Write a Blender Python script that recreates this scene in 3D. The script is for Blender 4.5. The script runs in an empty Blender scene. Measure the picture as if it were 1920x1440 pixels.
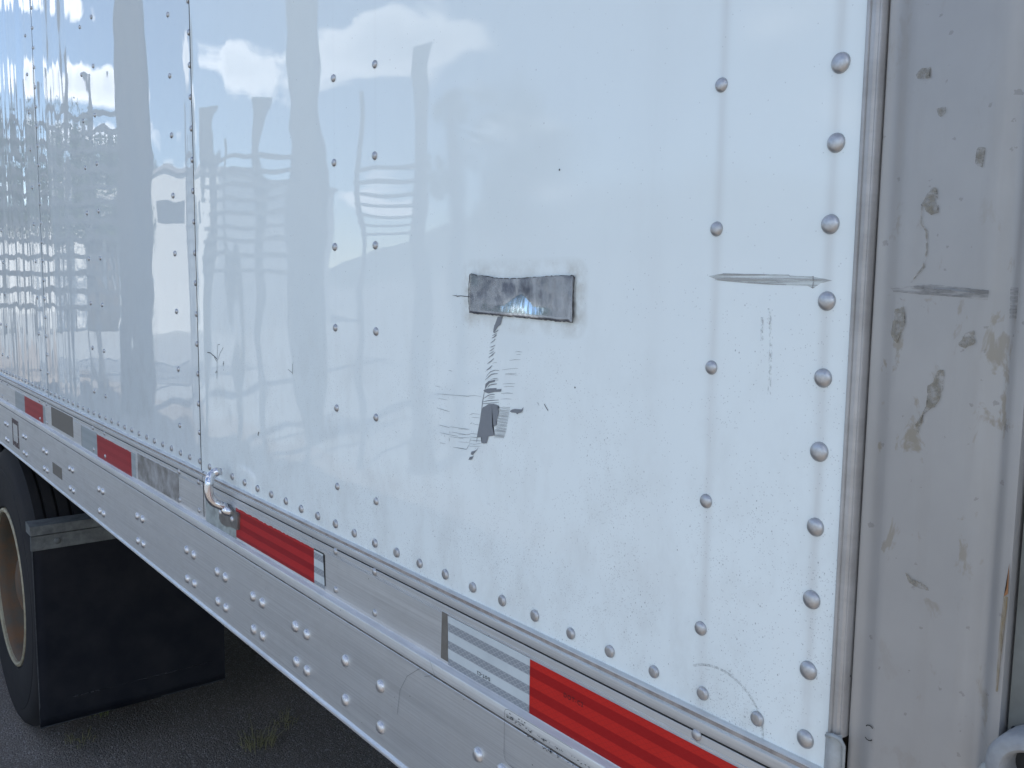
import bpy, bmesh, math, random
from mathutils import Vector, Matrix
random.seed(7)
S = bpy.context.scene
COL = S.collection
R = math.radians
Z0 = 1.335            # height of the sheet's bottom rivet row above the asphalt

# ------------------------------------------------------------------ camera
cam_d = bpy.data.cameras.new('camera'); cam = bpy.data.objects.new('camera', cam_d); COL.objects.link(cam)
S.camera = cam
yaw, pit, rol = -0.897400, -0.111919, 0.012290
fw = Vector((math.sin(yaw)*math.cos(pit), math.cos(yaw)*math.cos(pit), math.sin(pit)))
r0 = Vector((math.cos(yaw), -math.sin(yaw), 0)); u0 = r0.cross(fw)
rr = r0*math.cos(rol)+u0*math.sin(rol); uu = -r0*math.sin(rol)+u0*math.cos(rol)
M = Matrix((rr, uu, -fw)).transposed().to_4x4(); M.translation = Vector((2.71542, -0.537376, 0.316808+Z0))
cam.matrix_world = M
cam_d.sensor_width = 36; cam_d.lens = 36*1683.5/1920; cam_d.clip_start = .02; cam_d.clip_end = 3000

# ------------------------------------------------------------------ world, sun, exposure
SUN_EL, SUN_AZ = R(47), R(38)        # sun stands behind the trailer, this side is in shade
W = bpy.data.worlds.new('World'); S.world = W; W.use_nodes = True
nt = W.node_tree; nt.nodes.clear()
def N(t, typ, **k):
    n = t.nodes.new(typ)
    for a, v in k.items(): setattr(n, a, v)
    return n
def mth(t, op, a, b=None, c=None, clamp=False):
    n = t.nodes.new('ShaderNodeMath'); n.operation = op; n.use_clamp = clamp
    for i, v in enumerate((a, b, c)):
        if v is None: continue
        if isinstance(v, (int, float)): n.inputs[i].default_value = v
        else: t.links.new(v, n.inputs[i])
    return n.outputs[0]
def ramp(t, fac, stops, interp='LINEAR'):
    n = t.nodes.new('ShaderNodeValToRGB'); n.color_ramp.interpolation = interp
    e = n.color_ramp.elements
    while len(e) < len(stops): e.new(.5)
    for i, (p, c) in enumerate(stops):
        e[i].position = p
        e[i].color = (c, c, c, 1) if isinstance(c, (int, float)) else (*c, 1)
    t.links.new(fac, n.inputs[0]); return n.outputs[0]
def mixc(t, fac, a, b, blend='MIX'):
    n = t.nodes.new('ShaderNodeMix'); n.data_type = 'RGBA'; n.blend_type = blend
    for s, v in ((0, fac), (6, a), (7, b)):
        if isinstance(v, (int, float)) and s == 0: n.inputs[0].default_value = v
        elif isinstance(v, tuple): n.inputs[s].default_value = (*v, 1)
        elif isinstance(v, (int, float)): n.inputs[s].default_value = (v, v, v, 1)
        else: t.links.new(v, n.inputs[s])
    return n.outputs[2]
def noise(t, vec, scale, detail=3, rough=.5, dist=0.0, dims='3D'):
    n = t.nodes.new('ShaderNodeTexNoise'); n.noise_dimensions = dims
    n.inputs['Scale'].default_value = scale; n.inputs['Detail'].default_value = detail
    n.inputs['Roughness'].default_value = rough; n.inputs['Distortion'].default_value = dist
    if vec is not None: t.links.new(vec, n.inputs['Vector'])
    return n.outputs[0]
def mapping(t, vec, loc=(0,0,0), rot=(0,0,0), sc=(1,1,1)):
    n = t.nodes.new('ShaderNodeMapping')
    n.inputs['Location'].default_value = loc; n.inputs['Rotation'].default_value = rot; n.inputs['Scale'].default_value = sc
    t.links.new(vec, n.inputs['Vector']); return n.outputs[0]
sky = N(nt, 'ShaderNodeTexSky', sky_type='NISHITA', sun_disc=False, sun_elevation=SUN_EL, sun_rotation=SUN_AZ, dust_density=.15, ozone_density=3.0, altitude=800, air_density=1.0)
tc = N(nt, 'ShaderNodeTexCoord')
v = tc.outputs['Generated']
big = noise(nt, mapping(nt, v, loc=(3.1, 1.7, .35), sc=(1, 1, 2.1)), 4.2, 7, .55, .35)
fine = noise(nt, mapping(nt, v, loc=(7.7, 2.2, 5.1), sc=(1, 1, 1.7)), 11, 6, .6)
dens = mth(nt, 'ADD', mth(nt, 'MULTIPLY', big, .78), mth(nt, 'MULTIPLY', fine, .22))
vs_ = N(nt, 'ShaderNodeSeparateXYZ'); nt.links.new(v, vs_.inputs[0])
az = mth(nt, 'MULTIPLY', mth(nt, 'ARCTAN2', mth(nt, 'MULTIPLY', vs_.outputs[1], -1.0), mth(nt, 'MULTIPLY', vs_.outputs[0], -1.0)), 57.29578)
el = mth(nt, 'MULTIPLY', mth(nt, 'ARCSINE', vs_.outputs[2]), 57.29578)
banks = None        # cumulus banks over the yard: azimuth, elevation, half widths, weight
for a_, e_, wa, we, k_ in ((21.8, 12.4, 3.2, 2.1, 2.0), (31, 14.6, 4.6, 1.7, 1.1), (13.0, 10.8, 3.2, 1.2, 1.7), (12.0, 14.6, 4.2, 1.1, 1.6), (18.5, 16.5, 2.4, 1.4, 1.3), (18.5, 4.6, 2.2, 1.6, 1.2), (22.5, 4.2, 3.2, 1.2, 1.2), (30.5, 4.6, 3, .9, 1.0),
                        (40, 9.5, 3.5, 1.3, .7), (42, 5.6, 5.0, .8, .8), (50, 15, 5, 2, .5), (60, 10, 8, 2, .7), (75, 18, 12, 4, .9), (100, 12, 14, 4, 1.0), (130, 20, 16, 6, 1.0), (-30, 14, 14, 4, 1.0), (-80, 20, 18, 6, 1.0), (170, 14, 14, 4, 1.0)):
    dx_ = mth(nt, 'DIVIDE', mth(nt, 'SUBTRACT', az, a_), wa); dy_ = mth(nt, 'DIVIDE', mth(nt, 'SUBTRACT', el, e_), we)
    g_ = mth(nt, 'MULTIPLY', mth(nt, 'EXPONENT', mth(nt, 'MULTIPLY', mth(nt, 'ADD', mth(nt, 'MULTIPLY', dx_, dx_), mth(nt, 'MULTIPLY', dy_, dy_)), -1.0)), k_)
    banks = g_ if banks is None else mth(nt, 'ADD', banks, g_)
dens = mth(nt, 'ADD', mth(nt, 'SUBTRACT', mth(nt, 'MULTIPLY', dens, .75), -.080), mth(nt, 'ADD', mth(nt, 'MULTIPLY', banks, .115), mth(nt, 'MULTIPLY', mth(nt, 'DIVIDE', mth(nt, 'SUBTRACT', el, 18.0), 20.0, clamp=True), .028)))
mask = ramp(nt, dens, [(.520, 0.0), (.556, 1.0)])
core = ramp(nt, dens, [(.54, 0.0), (.66, 1.0)])
ccol = mixc(nt, core, (10.8, 11.1, 11.6), (7.2, 7.6, 8.2))
skyc = mixc(nt, 1.0, sky.outputs[0], (.82, .80, .80), 'MULTIPLY')
bg = N(nt, 'ShaderNodeBackground'); bg.inputs['Strength'].default_value = .10
nt.links.new(mixc(nt, mth(nt, 'MULTIPLY', mask, .9), skyc, ccol), bg.inputs[0])
wo = N(nt, 'ShaderNodeOutputWorld'); nt.links.new(bg.outputs[0], wo.inputs[0])
sd = bpy.data.lights.new('sun', 'SUN'); sd.energy = 4.0; sd.angle = R(.55); sd.color = (1, .955, .89)
sun = bpy.data.objects.new('sun', sd); COL.objects.link(sun)
sdir = Vector((math.sin(SUN_AZ)*math.cos(SUN_EL), math.cos(SUN_AZ)*math.cos(SUN_EL), math.sin(SUN_EL)))
sun.rotation_euler = (-sdir).to_track_quat('-Z', 'Y').to_euler(); sun.location = sdir*40
S.view_settings.view_transform = 'Standard'; S.view_settings.look = 'None'
S.view_settings.gamma = 1; S.view_settings.use_curve_mapping = False
S.view_settings.exposure = 1.50

# ------------------------------------------------------------------ helpers
def link(name, me, mat, parent=None, smooth=False):
    o = bpy.data.objects.new(name, me); COL.objects.link(o)
    if mat and not me.materials: me.materials.append(mat)
    if parent: o.parent = parent
    if smooth:
        for p in me.polygons: p.use_smooth = True
    return o
def mesh(name, vs, fs):
    me = bpy.data.meshes.new(name); me.from_pydata(vs, [], fs); me.update(); return me
class MB:
    def __init__(s): s.v = []; s.f = []
    def add(s, vs, fs):
        n = len(s.v); s.v += [tuple(x) for x in vs]; s.f += [tuple(i+n for i in f) for f in fs]
    def box(s, x0, x1, y0, y1, z0, z1):
        s.add([(x0,y0,z0),(x1,y0,z0),(x1,y1,z0),(x0,y1,z0),(x0,y0,z1),(x1,y0,z1),(x1,y1,z1),(x0,y1,z1)],
              [(0,3,2,1),(4,5,6,7),(0,1,5,4),(1,2,6,5),(2,3,7,6),(3,0,4,7)])
    def tube(s, pts, rad, n=12, cap=True):
        pts = [Vector(p) for p in pts]; rings = []; up = None
        for i, p in enumerate(pts):
            t = (pts[min(i+1, len(pts)-1)]-pts[max(i-1, 0)]).normalized()
            if up is None: up = t.orthogonal().normalized()
            up = (up-t*up.dot(t)).normalized(); b = t.cross(up)
            r = rad[i] if isinstance(rad, (list, tuple)) else rad
            rings.append([p+(up*math.cos(a)+b*math.sin(a))*r for a in [2*math.pi*k/n for k in range(n)]])
        vs = [q for r_ in rings for q in r_]; fs = []
        for i in range(len(rings)-1):
            for k in range(n):
                fs.append((i*n+k, i*n+(k+1)%n, (i+1)*n+(k+1)%n, (i+1)*n+k))
        if cap: fs += [tuple(range(n))[::-1], tuple((len(rings)-1)*n+k for k in range(n))]
        s.add(vs, fs)
    def mesh(s, name): return mesh(name, s.v, s.f)
def box(name, b, mat, parent, bevel=0):
    m = MB(); m.box(*b); me = m.mesh(name)
    if bevel:
        bm = bmesh.new(); bm.from_mesh(me); bmesh.ops.bevel(bm, geom=bm.edges[:], offset=bevel, segments=2, affect='EDGES'); bm.to_mesh(me); bm.free()
    return link(name, me, mat, parent)
def fixn(me):
    bm = bmesh.new(); bm.from_mesh(me); bmesh.ops.recalc_face_normals(bm, faces=bm.faces); bm.to_mesh(me); bm.free(); return me
def thing(name, label, cat, loc=(0,0,0), rz=0, group=None):
    o = bpy.data.objects.new(name, None); COL.objects.link(o); o.location = loc; o.rotation_euler = (0,0,rz)
    o['label'] = label; o['category'] = cat
    if group: o['group'] = group
    return o
def tag(o, label, cat, group=None, kind=None):
    o['label'] = label
    if cat: o['category'] = cat
    if group: o['group'] = group
    if kind: o['kind'] = kind
    return o
def mat(name, color=(.5,.5,.5), rough=.5, metal=0.0, spec=.5):
    m = bpy.data.materials.new(name); m.use_nodes = True
    t = m.node_tree; b = t.nodes['Principled BSDF']
    b.inputs['Base Color'].default_value = (*color, 1); b.inputs['Roughness'].default_value = rough
    b.inputs['Metallic'].default_value = metal; b.inputs['Specular IOR Level'].default_value = spec
    c = t.nodes.new('ShaderNodeTexCoord')
    return m, t, b, c.outputs['Object']
def bump(t, b, h, dist, strength=1.0, prev=None):
    n = t.nodes.new('ShaderNodeBump'); n.inputs['Strength'].default_value = strength; n.inputs['Distance'].default_value = dist
    t.links.new(h, n.inputs['Height'])
    if prev is not None: t.links.new(prev, n.inputs['Normal'])
    t.links.new(n.outputs[0], b.inputs['Normal']); return n.outputs[0]
def smooth_auto(me, ang=35):
    for p in me.polygons: p.use_smooth = True
    try: me.set_sharp_from_angle(angle=R(ang))
    except Exception: pass

# ------------------------------------------------------------------ materials
# white painted aluminium side sheet (object origin on the ground, x along the trailer)
def m_panel():
    m, t, b, c = mat('white_sheet_paint', (.77,.80,.815), .4, 0, .33)
    L = t.links
    sep = N(t, 'ShaderNodeSeparateXYZ'); L.new(c, sep.inputs[0]); X, Y, Z = sep.outputs
    zz = mth(t, 'SUBTRACT', Z, Z0)
    # mottled grime, thicker low down
    low = mth(t, 'SUBTRACT', 1.0, mth(t, 'DIVIDE', zz, .34), clamp=True)
    low = mth(t, 'MAXIMUM', low, .0)
    mot = ramp(t, noise(t, mapping(t, c, sc=(1, 1, .6)), 22, 8, .68), [(.46, 0.0), (.72, 1.0)])
    grime = mth(t, 'MULTIPLY', mth(t, 'MULTIPLY', mot, mth(t, 'ADD', mth(t, 'MULTIPLY', low, .30), .04)), 1.0)
    # fine dark specks
    vo = N(t, 'ShaderNodeTexVoronoi', feature='F1'); vo.inputs['Scale'].default_value = 480; L.new(mapping(t, c, sc=(1.2, 1, .8)), vo.inputs['Vector'])
    vsep = N(t, 'ShaderNodeSeparateColor'); L.new(vo.outputs['Color'], vsep.inputs[0])
    clus = ramp(t, noise(t, c, 14, 4, .6), [(.42, 0.0), (.62, 1.0)])
    thr = mth(t, 'SUBTRACT', .9965, mth(t, 'MULTIPLY', mth(t, 'MULTIPLY', low, low), mth(t, 'MULTIPLY', clus, .22)))
    pick = mth(t, 'GREATER_THAN', vsep.outputs[0], thr)
    size = mth(t, 'MULTIPLY', vsep.outputs[1], .30)
    sp = mth(t, 'MULTIPLY', pick, mth(t, 'LESS_THAN', vo.outputs['Distance'], size))
    vo2 = N(t, 'ShaderNodeTexVoronoi', feature='F1'); vo2.inputs['Scale'].default_value = 820; L.new(c, vo2.inputs['Vector'])
    v2 = N(t, 'ShaderNodeSeparateColor'); L.new(vo2.outputs['Color'], v2.inputs[0])
    thr2 = mth(t, 'SUBTRACT', .996, mth(t, 'MULTIPLY', low, mth(t, 'MULTIPLY', clus, .33)))
    sp2 = mth(t, 'MULTIPLY', mth(t, 'GREATER_THAN', v2.outputs[0], thr2), mth(t, 'LESS_THAN', vo2.outputs['Distance'], .4))
    # water streaks below the rivets of the rear columns, plus one broad faint darker band
    stn = noise(t, mapping(t, c, sc=(60, 1, 5)), 1, 4, .6)
    st = None
    for x0, w, k in ((2.3765, .0042, .42), (2.2835, .0045, .30), (1.783, .003, .05), (1.681, .003, .05), (2.22, .02, .06)):
        d = mth(t, 'DIVIDE', mth(t, 'SUBTRACT', X, x0), w)
        g = mth(t, 'MULTIPLY', mth(t, 'EXPONENT', mth(t, 'MULTIPLY', mth(t, 'MULTIPLY', d, d), -1.0)), k)
        st = g if st is None else mth(t, 'ADD', st, g)
    st = mth(t, 'MULTIPLY', st, ramp(t, stn, [(.3, .3), (.7, 1.0)]))
    # dirt that collected round the foil patch
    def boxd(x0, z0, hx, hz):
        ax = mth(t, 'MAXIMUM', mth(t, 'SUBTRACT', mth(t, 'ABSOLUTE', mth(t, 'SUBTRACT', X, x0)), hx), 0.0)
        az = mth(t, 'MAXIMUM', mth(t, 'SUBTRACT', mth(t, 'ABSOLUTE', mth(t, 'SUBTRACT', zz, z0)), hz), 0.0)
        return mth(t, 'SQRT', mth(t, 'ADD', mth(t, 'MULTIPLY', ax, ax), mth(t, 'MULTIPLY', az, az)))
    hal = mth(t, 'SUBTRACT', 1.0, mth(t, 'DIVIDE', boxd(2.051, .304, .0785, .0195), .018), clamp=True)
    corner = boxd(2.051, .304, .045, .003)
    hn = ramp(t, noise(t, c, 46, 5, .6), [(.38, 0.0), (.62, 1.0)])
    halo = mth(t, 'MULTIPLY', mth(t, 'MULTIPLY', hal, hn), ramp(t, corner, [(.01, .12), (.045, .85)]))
    base = mixc(t, ramp(t, mth(t, 'GREATER_THAN', X, 1.1775), [(0.0, 0.0), (1.0, 1.0)]), (.69,.74,.745), (.785,.84,.83))
    col = mixc(t, grime, base, (.48,.48,.45))
    col = mixc(t, st, col, (.42,.39,.36))
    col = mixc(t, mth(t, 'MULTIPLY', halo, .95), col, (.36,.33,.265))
    col = mixc(t, mth(t, 'MULTIPLY', mth(t, 'MAXIMUM', sp, mth(t, 'MULTIPLY', sp2, .5)), .5), col, (.12,.12,.125))
    L.new(col, b.inputs['Base Color'])
    L.new(mth(t, 'ADD', mth(t, 'MULTIPLY', grime, .25), mth(t, 'ADD', .012, mth(t, 'MULTIPLY', mth(t, 'MULTIPLY', mth(t, 'SUBTRACT', X, 1.85), 3.0, clamp=True), .075))), b.inputs['Roughness'])
    # oil-canning of the thin sheet: vertical waves, much stronger near the left seam
    w1 = noise(t, mapping(t, c, sc=(1, 1, .30)), 5.0, 1.5, .4)
    w2 = noise(t, mapping(t, c, loc=(5, 0, 2), sc=(1, 1, .06)), 6.5, 1.6, .5)
    w4 = noise(t, mapping(t, c, loc=(1, 0, 7), sc=(.8, 1, 1.6)), 9, .5, .4)
    k2 = ramp(t, mth(t, 'MULTIPLY', mth(t, 'SUBTRACT', .33, X), 4.0, clamp=True), [(0.0, 0.0), (1.0, 1.0)])
    calm = ramp(t, mth(t, 'SUBTRACT', X, 1.25, clamp=True), [(0.0, 1.0), (.45, .5)])
    h = mth(t, 'ADD', mth(t, 'MULTIPLY', mth(t, 'MULTIPLY', w1, calm), .0024), mth(t, 'MULTIPLY', mth(t, 'MULTIPLY', w2, k2), .0085))
    h = mth(t, 'ADD', h, mth(t, 'MULTIPLY', w4, .0006))
    # sheets roll off a little against their seams
    for s in (1.169, -.028):
        d = mth(t, 'DIVIDE', mth(t, 'SUBTRACT', X, s), .022)
        h = mth(t, 'SUBTRACT', h, mth(t, 'MULTIPLY', mth(t, 'EXPONENT', mth(t, 'MULTIPLY', mth(t, 'MULTIPLY', d, d), -1.0)), .0007))
    n1 = bump(t, b, h, 1.0)
    peel = noise(t, c, 380, 2, .5)
    bump(t, b, peel, .0000012, 1.0, n1)
    return m
def m_alu(name, col=(.60,.615,.64), rough=.36, metal=.85, streak=(3, 1, 420), bmp=.00006, dirt=.25):
    m, t, b, c = mat(name, col, rough, metal)
    s1 = noise(t, mapping(t, c, sc=streak), 1, 5, .6)
    s2 = noise(t, mapping(t, c, sc=(1, 1, 2.2)), 9, 6, .65)
    s3 = noise(t, mapping(t, c, loc=(4, 0, 2), sc=(.7, 1, 60)), 1.0, 4, .6)
    dark = tuple(x*.62 for x in col)
    cc = mixc(t, ramp(t, s1, [(.35, .45), (.65, 0.0)]), col, dark)
    cc = mixc(t, mth(t, 'MULTIPLY', ramp(t, s3, [(.5, 0.0), (.75, 1.0)]), .35), cc, dark)
    cc = mixc(t, mth(t, 'MULTIPLY', ramp(t, s2, [(.45, 0.0), (.75, 1.0)]), dirt), cc, (.27,.25,.23))
    vo = N(t, 'ShaderNodeTexVoronoi', feature='F1'); vo.inputs['Scale'].default_value = 150; t.links.new(c, vo.inputs['Vector'])
    vs = N(t, 'ShaderNodeSeparateColor'); t.links.new(vo.outputs['Color'], vs.inputs[0])
    sp = mth(t, 'MULTIPLY', mth(t, 'GREATER_THAN', vs.outputs[0], .95), mth(t, 'LESS_THAN', vo.outputs['Distance'], mth(t, 'MULTIPLY', vs.outputs[1], .22)))
    cc = mixc(t, mth(t, 'MULTIPLY', sp, .8), cc, (.05,.045,.04))
    t.links.new(cc, b.inputs['Base Color'])
    t.links.new(mth(t, 'ADD', mth(t, 'MULTIPLY', s2, .22), rough-.1), b.inputs['Roughness'])
    bump(t, b, s1, bmp)
    return m
def m_simple(name, col, rough=.5, metal=0., sc=30, amt=.3, dark=None, bmp=0.0, spec=.5):
    m, t, b, c = mat(name, col, rough, metal, spec)
    n = noise(t, c, sc, 6, .62)
    dark = dark or tuple(x*.45 for x in col)
    t.links.new(mixc(t, mth(t, 'MULTIPLY', ramp(t, n, [(.38, 0.0), (.68, 1.0)]), amt), col, dark), b.inputs['Base Color'])
    t.links.new(mth(t, 'ADD', mth(t, 'MULTIPLY', n, .25), rough-.12), b.inputs['Roughness'])
    if bmp: bump(t, b, noise(t, c, sc*3, 5, .6), bmp)
    return m
def m_mark(name, col, sc=(200, 200, 200), lo=.4, hi=.55, amax=1.0, rough=.6, metal=0.0):
    m, t, b, c = mat(name, col, rough, metal)
    n = noise(t, mapping(t, c, sc=sc), 1, 5, .65)
    t.links.new(mth(t, 'MULTIPLY', ramp(t, n, [(lo, 0.0), (hi, 1.0)]), amax), b.inputs['Alpha'])
    return m
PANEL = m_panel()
ALU = m_alu('extruded_aluminium', (.76,.78,.79), .42, .8)
ALU_LEDGE = m_alu('bright_aluminium_ledge', (.66,.66,.66), .5, .25, dirt=.3)
RIVET = m_simple('dull_rivet_metal', (.50,.50,.505), .40, .85, 260, .4, (.26,.25,.25), .00008)
BIGRIVET = m_simple('bright_rivet_metal', (.66,.66,.67), .34, .88, 220, .35, (.3,.29,.29), .0001)
TRIM = m_alu('weathered_corner_trim', (.50,.485,.47), .5, .6, streak=(260, 1, 5), dirt=.75)
CHROME = m_simple('polished_steel', (.72,.72,.74), .16, 1.0, 60, .3, (.36,.33,.31))
PLATE = m_simple('dull_steel_plate', (.36,.355,.35), .38, .9, 60, .6, (.14,.12,.11), .0003)
RUBBER = m_simple('tyre_rubber', (.017,.017,.019), .72, 0, 8, .5, (.040,.037,.034), .0008, .2)
FLAPM = m_simple('black_mud_flap_rubber', (.006,.0072,.012), .65, 0, 9, .8, (.019,.019,.022), .0004, .2)
FLAPBAR = m_simple('dirty_flap_bar', (.16,.17,.165), .7, .2, 34, .6, (.05,.05,.05), .0006)
RIMM = m_simple('rusty_rim', (.085,.068,.048), .75, .1, 13, .9, (.16,.075,.03), .0008)
BEAD = m_simple('pale_rim_edge', (.36,.33,.23), .6, .1, 50, .6, (.2,.13,.07))
STEEL = m_simple('dark_frame_steel', (.035,.035,.037), .7, .2, 10, .6, (.06,.04,.03))
SEAM = m_simple('black_joint_gap', (.025,.025,.025), .85)
FLOORW = m_simple('trailer_floor', (.05,.045,.04), .85)

def m_post():
    m, t, b, c = mat('stained_grey_post_paint', (.33,.32,.31), .42, .30, .5)
    n = noise(t, mapping(t, c, sc=(1, 1, .55)), 60, 6, .6, .4)
    n2 = noise(t, mapping(t, c, loc=(3, 3, 3)), 9, 5, .6)
    n3 = noise(t, mapping(t, c, sc=(1.0, 1, .12)), 50, 4, .6)
    fade = ramp(t, noise(t, mapping(t, c, loc=(1, 2, 9), sc=(1, 1, .7)), 5, 2, .5), [(.42, .15), (.6, 1.0)])
    col = mixc(t, ramp(t, n2, [(.35, 0.0), (.7, .5)]), (.37,.357,.343), (.28,.27,.26))
    col = mixc(t, mth(t, 'MULTIPLY', ramp(t, n3, [(.5, 0.0), (.75, 1.0)]), .25), col, (.27,.245,.21))
    col = mixc(t, mth(t, 'MULTIPLY', mth(t, 'MULTIPLY', ramp(t, n, [(.60, 0.0), (.66, 1.0)]), fade), .7), col, (.235,.20,.145))
    vo = N(t, 'ShaderNodeTexVoronoi', feature='F1'); vo.inputs['Scale'].default_value = 150; t.links.new(c, vo.inputs['Vector'])
    vs = N(t, 'ShaderNodeSeparateColor'); t.links.new(vo.outputs['Color'], vs.inputs[0])
    wob = mth(t, 'MULTIPLY', mth(t, 'SUBTRACT', noise(t, c, 420, 4, .6), .5), .9)
    sp = mth(t, 'MULTIPLY', mth(t, 'GREATER_THAN', vs.outputs[0], .80), mth(t, 'LESS_THAN', mth(t, 'ADD', vo.outputs['Distance'], wob), mth(t, 'MULTIPLY', mth(t, 'POWER', vs.outputs[1], 2.0), .34)))
    col = mixc(t, mth(t, 'MULTIPLY', sp, .35), col, (.13,.12,.105))
    t.links.new(col, b.inputs['Base Color']); bump(t, b, n, .00018)
    return m
POST = m_post()

def m_tape(name, base, alt, grid, bands=True, wear=.0):
    m, t, b, c = mat(name, base, .30, 0.0, .22)
    L = t.links
    sep = N(t, 'ShaderNodeSeparateXYZ'); L.new(c, sep.inputs[0]); X, Y, Z = sep.outputs
    col = None
    zz = mth(t, 'SUBTRACT', Z, Z0-.0985)
    if bands:
        # long horizontal bands: prism reflections painted into the tape colour
        fr = mth(t, 'FRACT', mth(t, 'ADD', mth(t, 'DIVIDE', zz, .0197), .0))
        bd = ramp(t, fr, [(.43, 0.0), (.47, 1.0), (.96, 1.0), (1.0, 0.0)])
        col = mixc(t, bd, alt, base)
    else: col = base
    s = .0085
    a1 = mth(t, 'ABSOLUTE', mth(t, 'SUBTRACT', mth(t, 'FRACT', mth(t, 'DIVIDE', mth(t, 'ADD', X, mth(t, 'MULTIPLY', zz, 1.6)), s)), .5))
    a2 = mth(t, 'ABSOLUTE', mth(t, 'SUBTRACT', mth(t, 'FRACT', mth(t, 'DIVIDE', mth(t, 'SUBTRACT', X, mth(t, 'MULTIPLY', zz, 1.6)), s)), .5))
    ln = mth(t, 'GREATER_THAN', mth(t, 'MAXIMUM', a1, a2), .455)
    col = mixc(t, mth(t, 'MULTIPLY', ln, .55), col, grid)
    n = noise(t, c, 30, 6, .65)
    if wear:
        col = mixc(t, mth(t, 'MULTIPLY', ramp(t, n, [(.48, 0.0), (.62, 1.0)]), wear), col, (.36,.36,.35))
    else:
        col = mixc(t, mth(t, 'MULTIPLY', ramp(t, n, [(.4, 0.0), (.8, 1.0)]), .2), col, tuple(x*.6 for x in alt))
    L.new(col, b.inputs['Base Color'])
    return m
RED = m_tape('red_reflective_tape', (.52,.024,.018), (.33,.012,.012), (.34,.020,.02))
REDMID = m_tape('worn_red_tape', (.42,.022,.024), (.27,.012,.016), (.33,.018,.02))
REDFAR = m_tape('faded_red_tape', (.36,.035,.040), (.31,.024,.03), (.32,.03,.035), bands=True)
WHT = m_tape('silver_reflective_tape', (.55,.60,.61), (.27,.29,.31), (.58,.61,.62))
WHTFAR = m_tape('dull_silver_tape', (.34,.38,.39), (.30,.34,.35), (.40,.43,.44), wear=.35)
GLUE = m_simple('brown_grey_glue_residue', (.13,.118,.10), .6, 0, 90, .5, (.19,.18,.165))
GLUEW = m_simple('flaking_glue_residue', (.17,.16,.145), .6, .2, 24, .95, (.42,.42,.42))
CRACKT = m_simple('cracked_pale_tape', (.36,.40,.39), .5, 0, 70, .7, (.14,.15,.14), .0004)
INK = m_simple('black_ink', (.015,.015,.018), .6)
REDINK = m_simple('dark_red_ink', (.09,.004,.006), .6)

def m_foil():
    m, t, b, c = mat('crumpled_foil_tape', (.46,.48,.52), .2, .92)
    n = noise(t, mapping(t, c, sc=(1, 1, .28)), 130, 5, .6, .3)
    n2 = noise(t, c, 55, 5, .6)
    se = N(t, 'ShaderNodeSeparateXYZ'); t.links.new(c, se.inputs[0])
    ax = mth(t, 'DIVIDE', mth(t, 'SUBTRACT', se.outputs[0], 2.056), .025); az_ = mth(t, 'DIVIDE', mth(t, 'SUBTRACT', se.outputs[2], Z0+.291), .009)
    painted_glint = mth(t, 'EXPONENT', mth(t, 'MULTIPLY', mth(t, 'ADD', mth(t, 'MULTIPLY', ax, ax), mth(t, 'MULTIPLY', az_, az_)), -1.0))  # painted highlight: pale spot where the dent would mirror the sky
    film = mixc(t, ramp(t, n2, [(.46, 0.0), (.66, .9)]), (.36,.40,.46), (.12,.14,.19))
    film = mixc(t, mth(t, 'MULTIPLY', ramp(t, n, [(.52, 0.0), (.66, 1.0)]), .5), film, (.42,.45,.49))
    t.links.new(mixc(t, mth(t, 'MULTIPLY', painted_glint, 1.0, clamp=True), film, (.86,.90,.93)), b.inputs['Base Color'])
    t.links.new(mth(t, 'ADD', mth(t, 'MULTIPLY', n2, .22), .02), b.inputs['Roughness'])
    bump(t, b, n, .00014)
    return m
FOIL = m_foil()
GUM = m_simple('black_gummy_edge', (.035,.032,.032), .7, 0, 200, .6, (.12,.11,.10))

def m_asphalt():
    m, t, b, c = mat('old_asphalt', (.1,.1,.1), .88)
    n = noise(t, c, 1.3, 6, .6); g = noise(t, c, 210, 5, .75)
    vo = N(t, 'ShaderNodeTexVoronoi', feature='F1'); vo.inputs['Scale'].default_value = 170; t.links.new(c, vo.inputs['Vector'])
    vs = N(t, 'ShaderNodeSeparateColor'); t.links.new(vo.outputs['Color'], vs.inputs[0])
    col = mixc(t, n, (.20,.168,.143), (.29,.243,.205))
    col = mixc(t, mth(t, 'MULTIPLY', mth(t, 'POWER', vs.outputs[0], 5.0), .8), col, (.50,.48,.45))
    col = mixc(t, ramp(t, g, [(.42, .7), (.6, 0.0)]), col, (.035,.034,.034))
    t.links.new(col, b.inputs['Base Color'])
    hh = mth(t, 'SUBTRACT', mth(t, 'MULTIPLY', g, .6), mth(t, 'MULTIPLY', vo.outputs['Distance'], .6))
    bump(t, b, hh, .007)
    return m
ASPH = m_asphalt()
CONC = m_simple('worn_concrete_yard', (.225,.24,.245), .85, 0, 1.5, .3)
LEAF = m_simple('tree_leaves', (.085,.115,.06), .6, 0, 3, .5, (.05,.075,.035))
BARK = m_simple('tree_bark', (.10,.08,.06), .9, 0, 12, .5)
GALV = m_simple('dark_fence_paint', (.035,.037,.04), .6, 0, 8, .4)
POLEM = m_simple('weathered_pole_wood', (.032,.029,.027), .9, 0, 10, .5)
WALLM = m_simple('pale_wall_paint', (.50,.51,.50), .7, 0, 1.0, .12)
ROOFM = m_simple('grey_roof', (.22,.22,.23), .6, 0, 2, .3)
GLASSM = m_simple('dark_window_glass', (.03,.035,.04), .1, 0, 2, .1)
HILL = m_simple('far_hill', (.10,.125,.13), .95, 0, .02, .4)
WEED = m_simple('weed_green', (.10,.13,.035), .6, 0, 60, .6, (.21,.17,.07))
WEEDY = m_simple('dry_weed', (.22,.20,.10), .7, 0, 60, .6, (.13,.12,.06))
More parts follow.
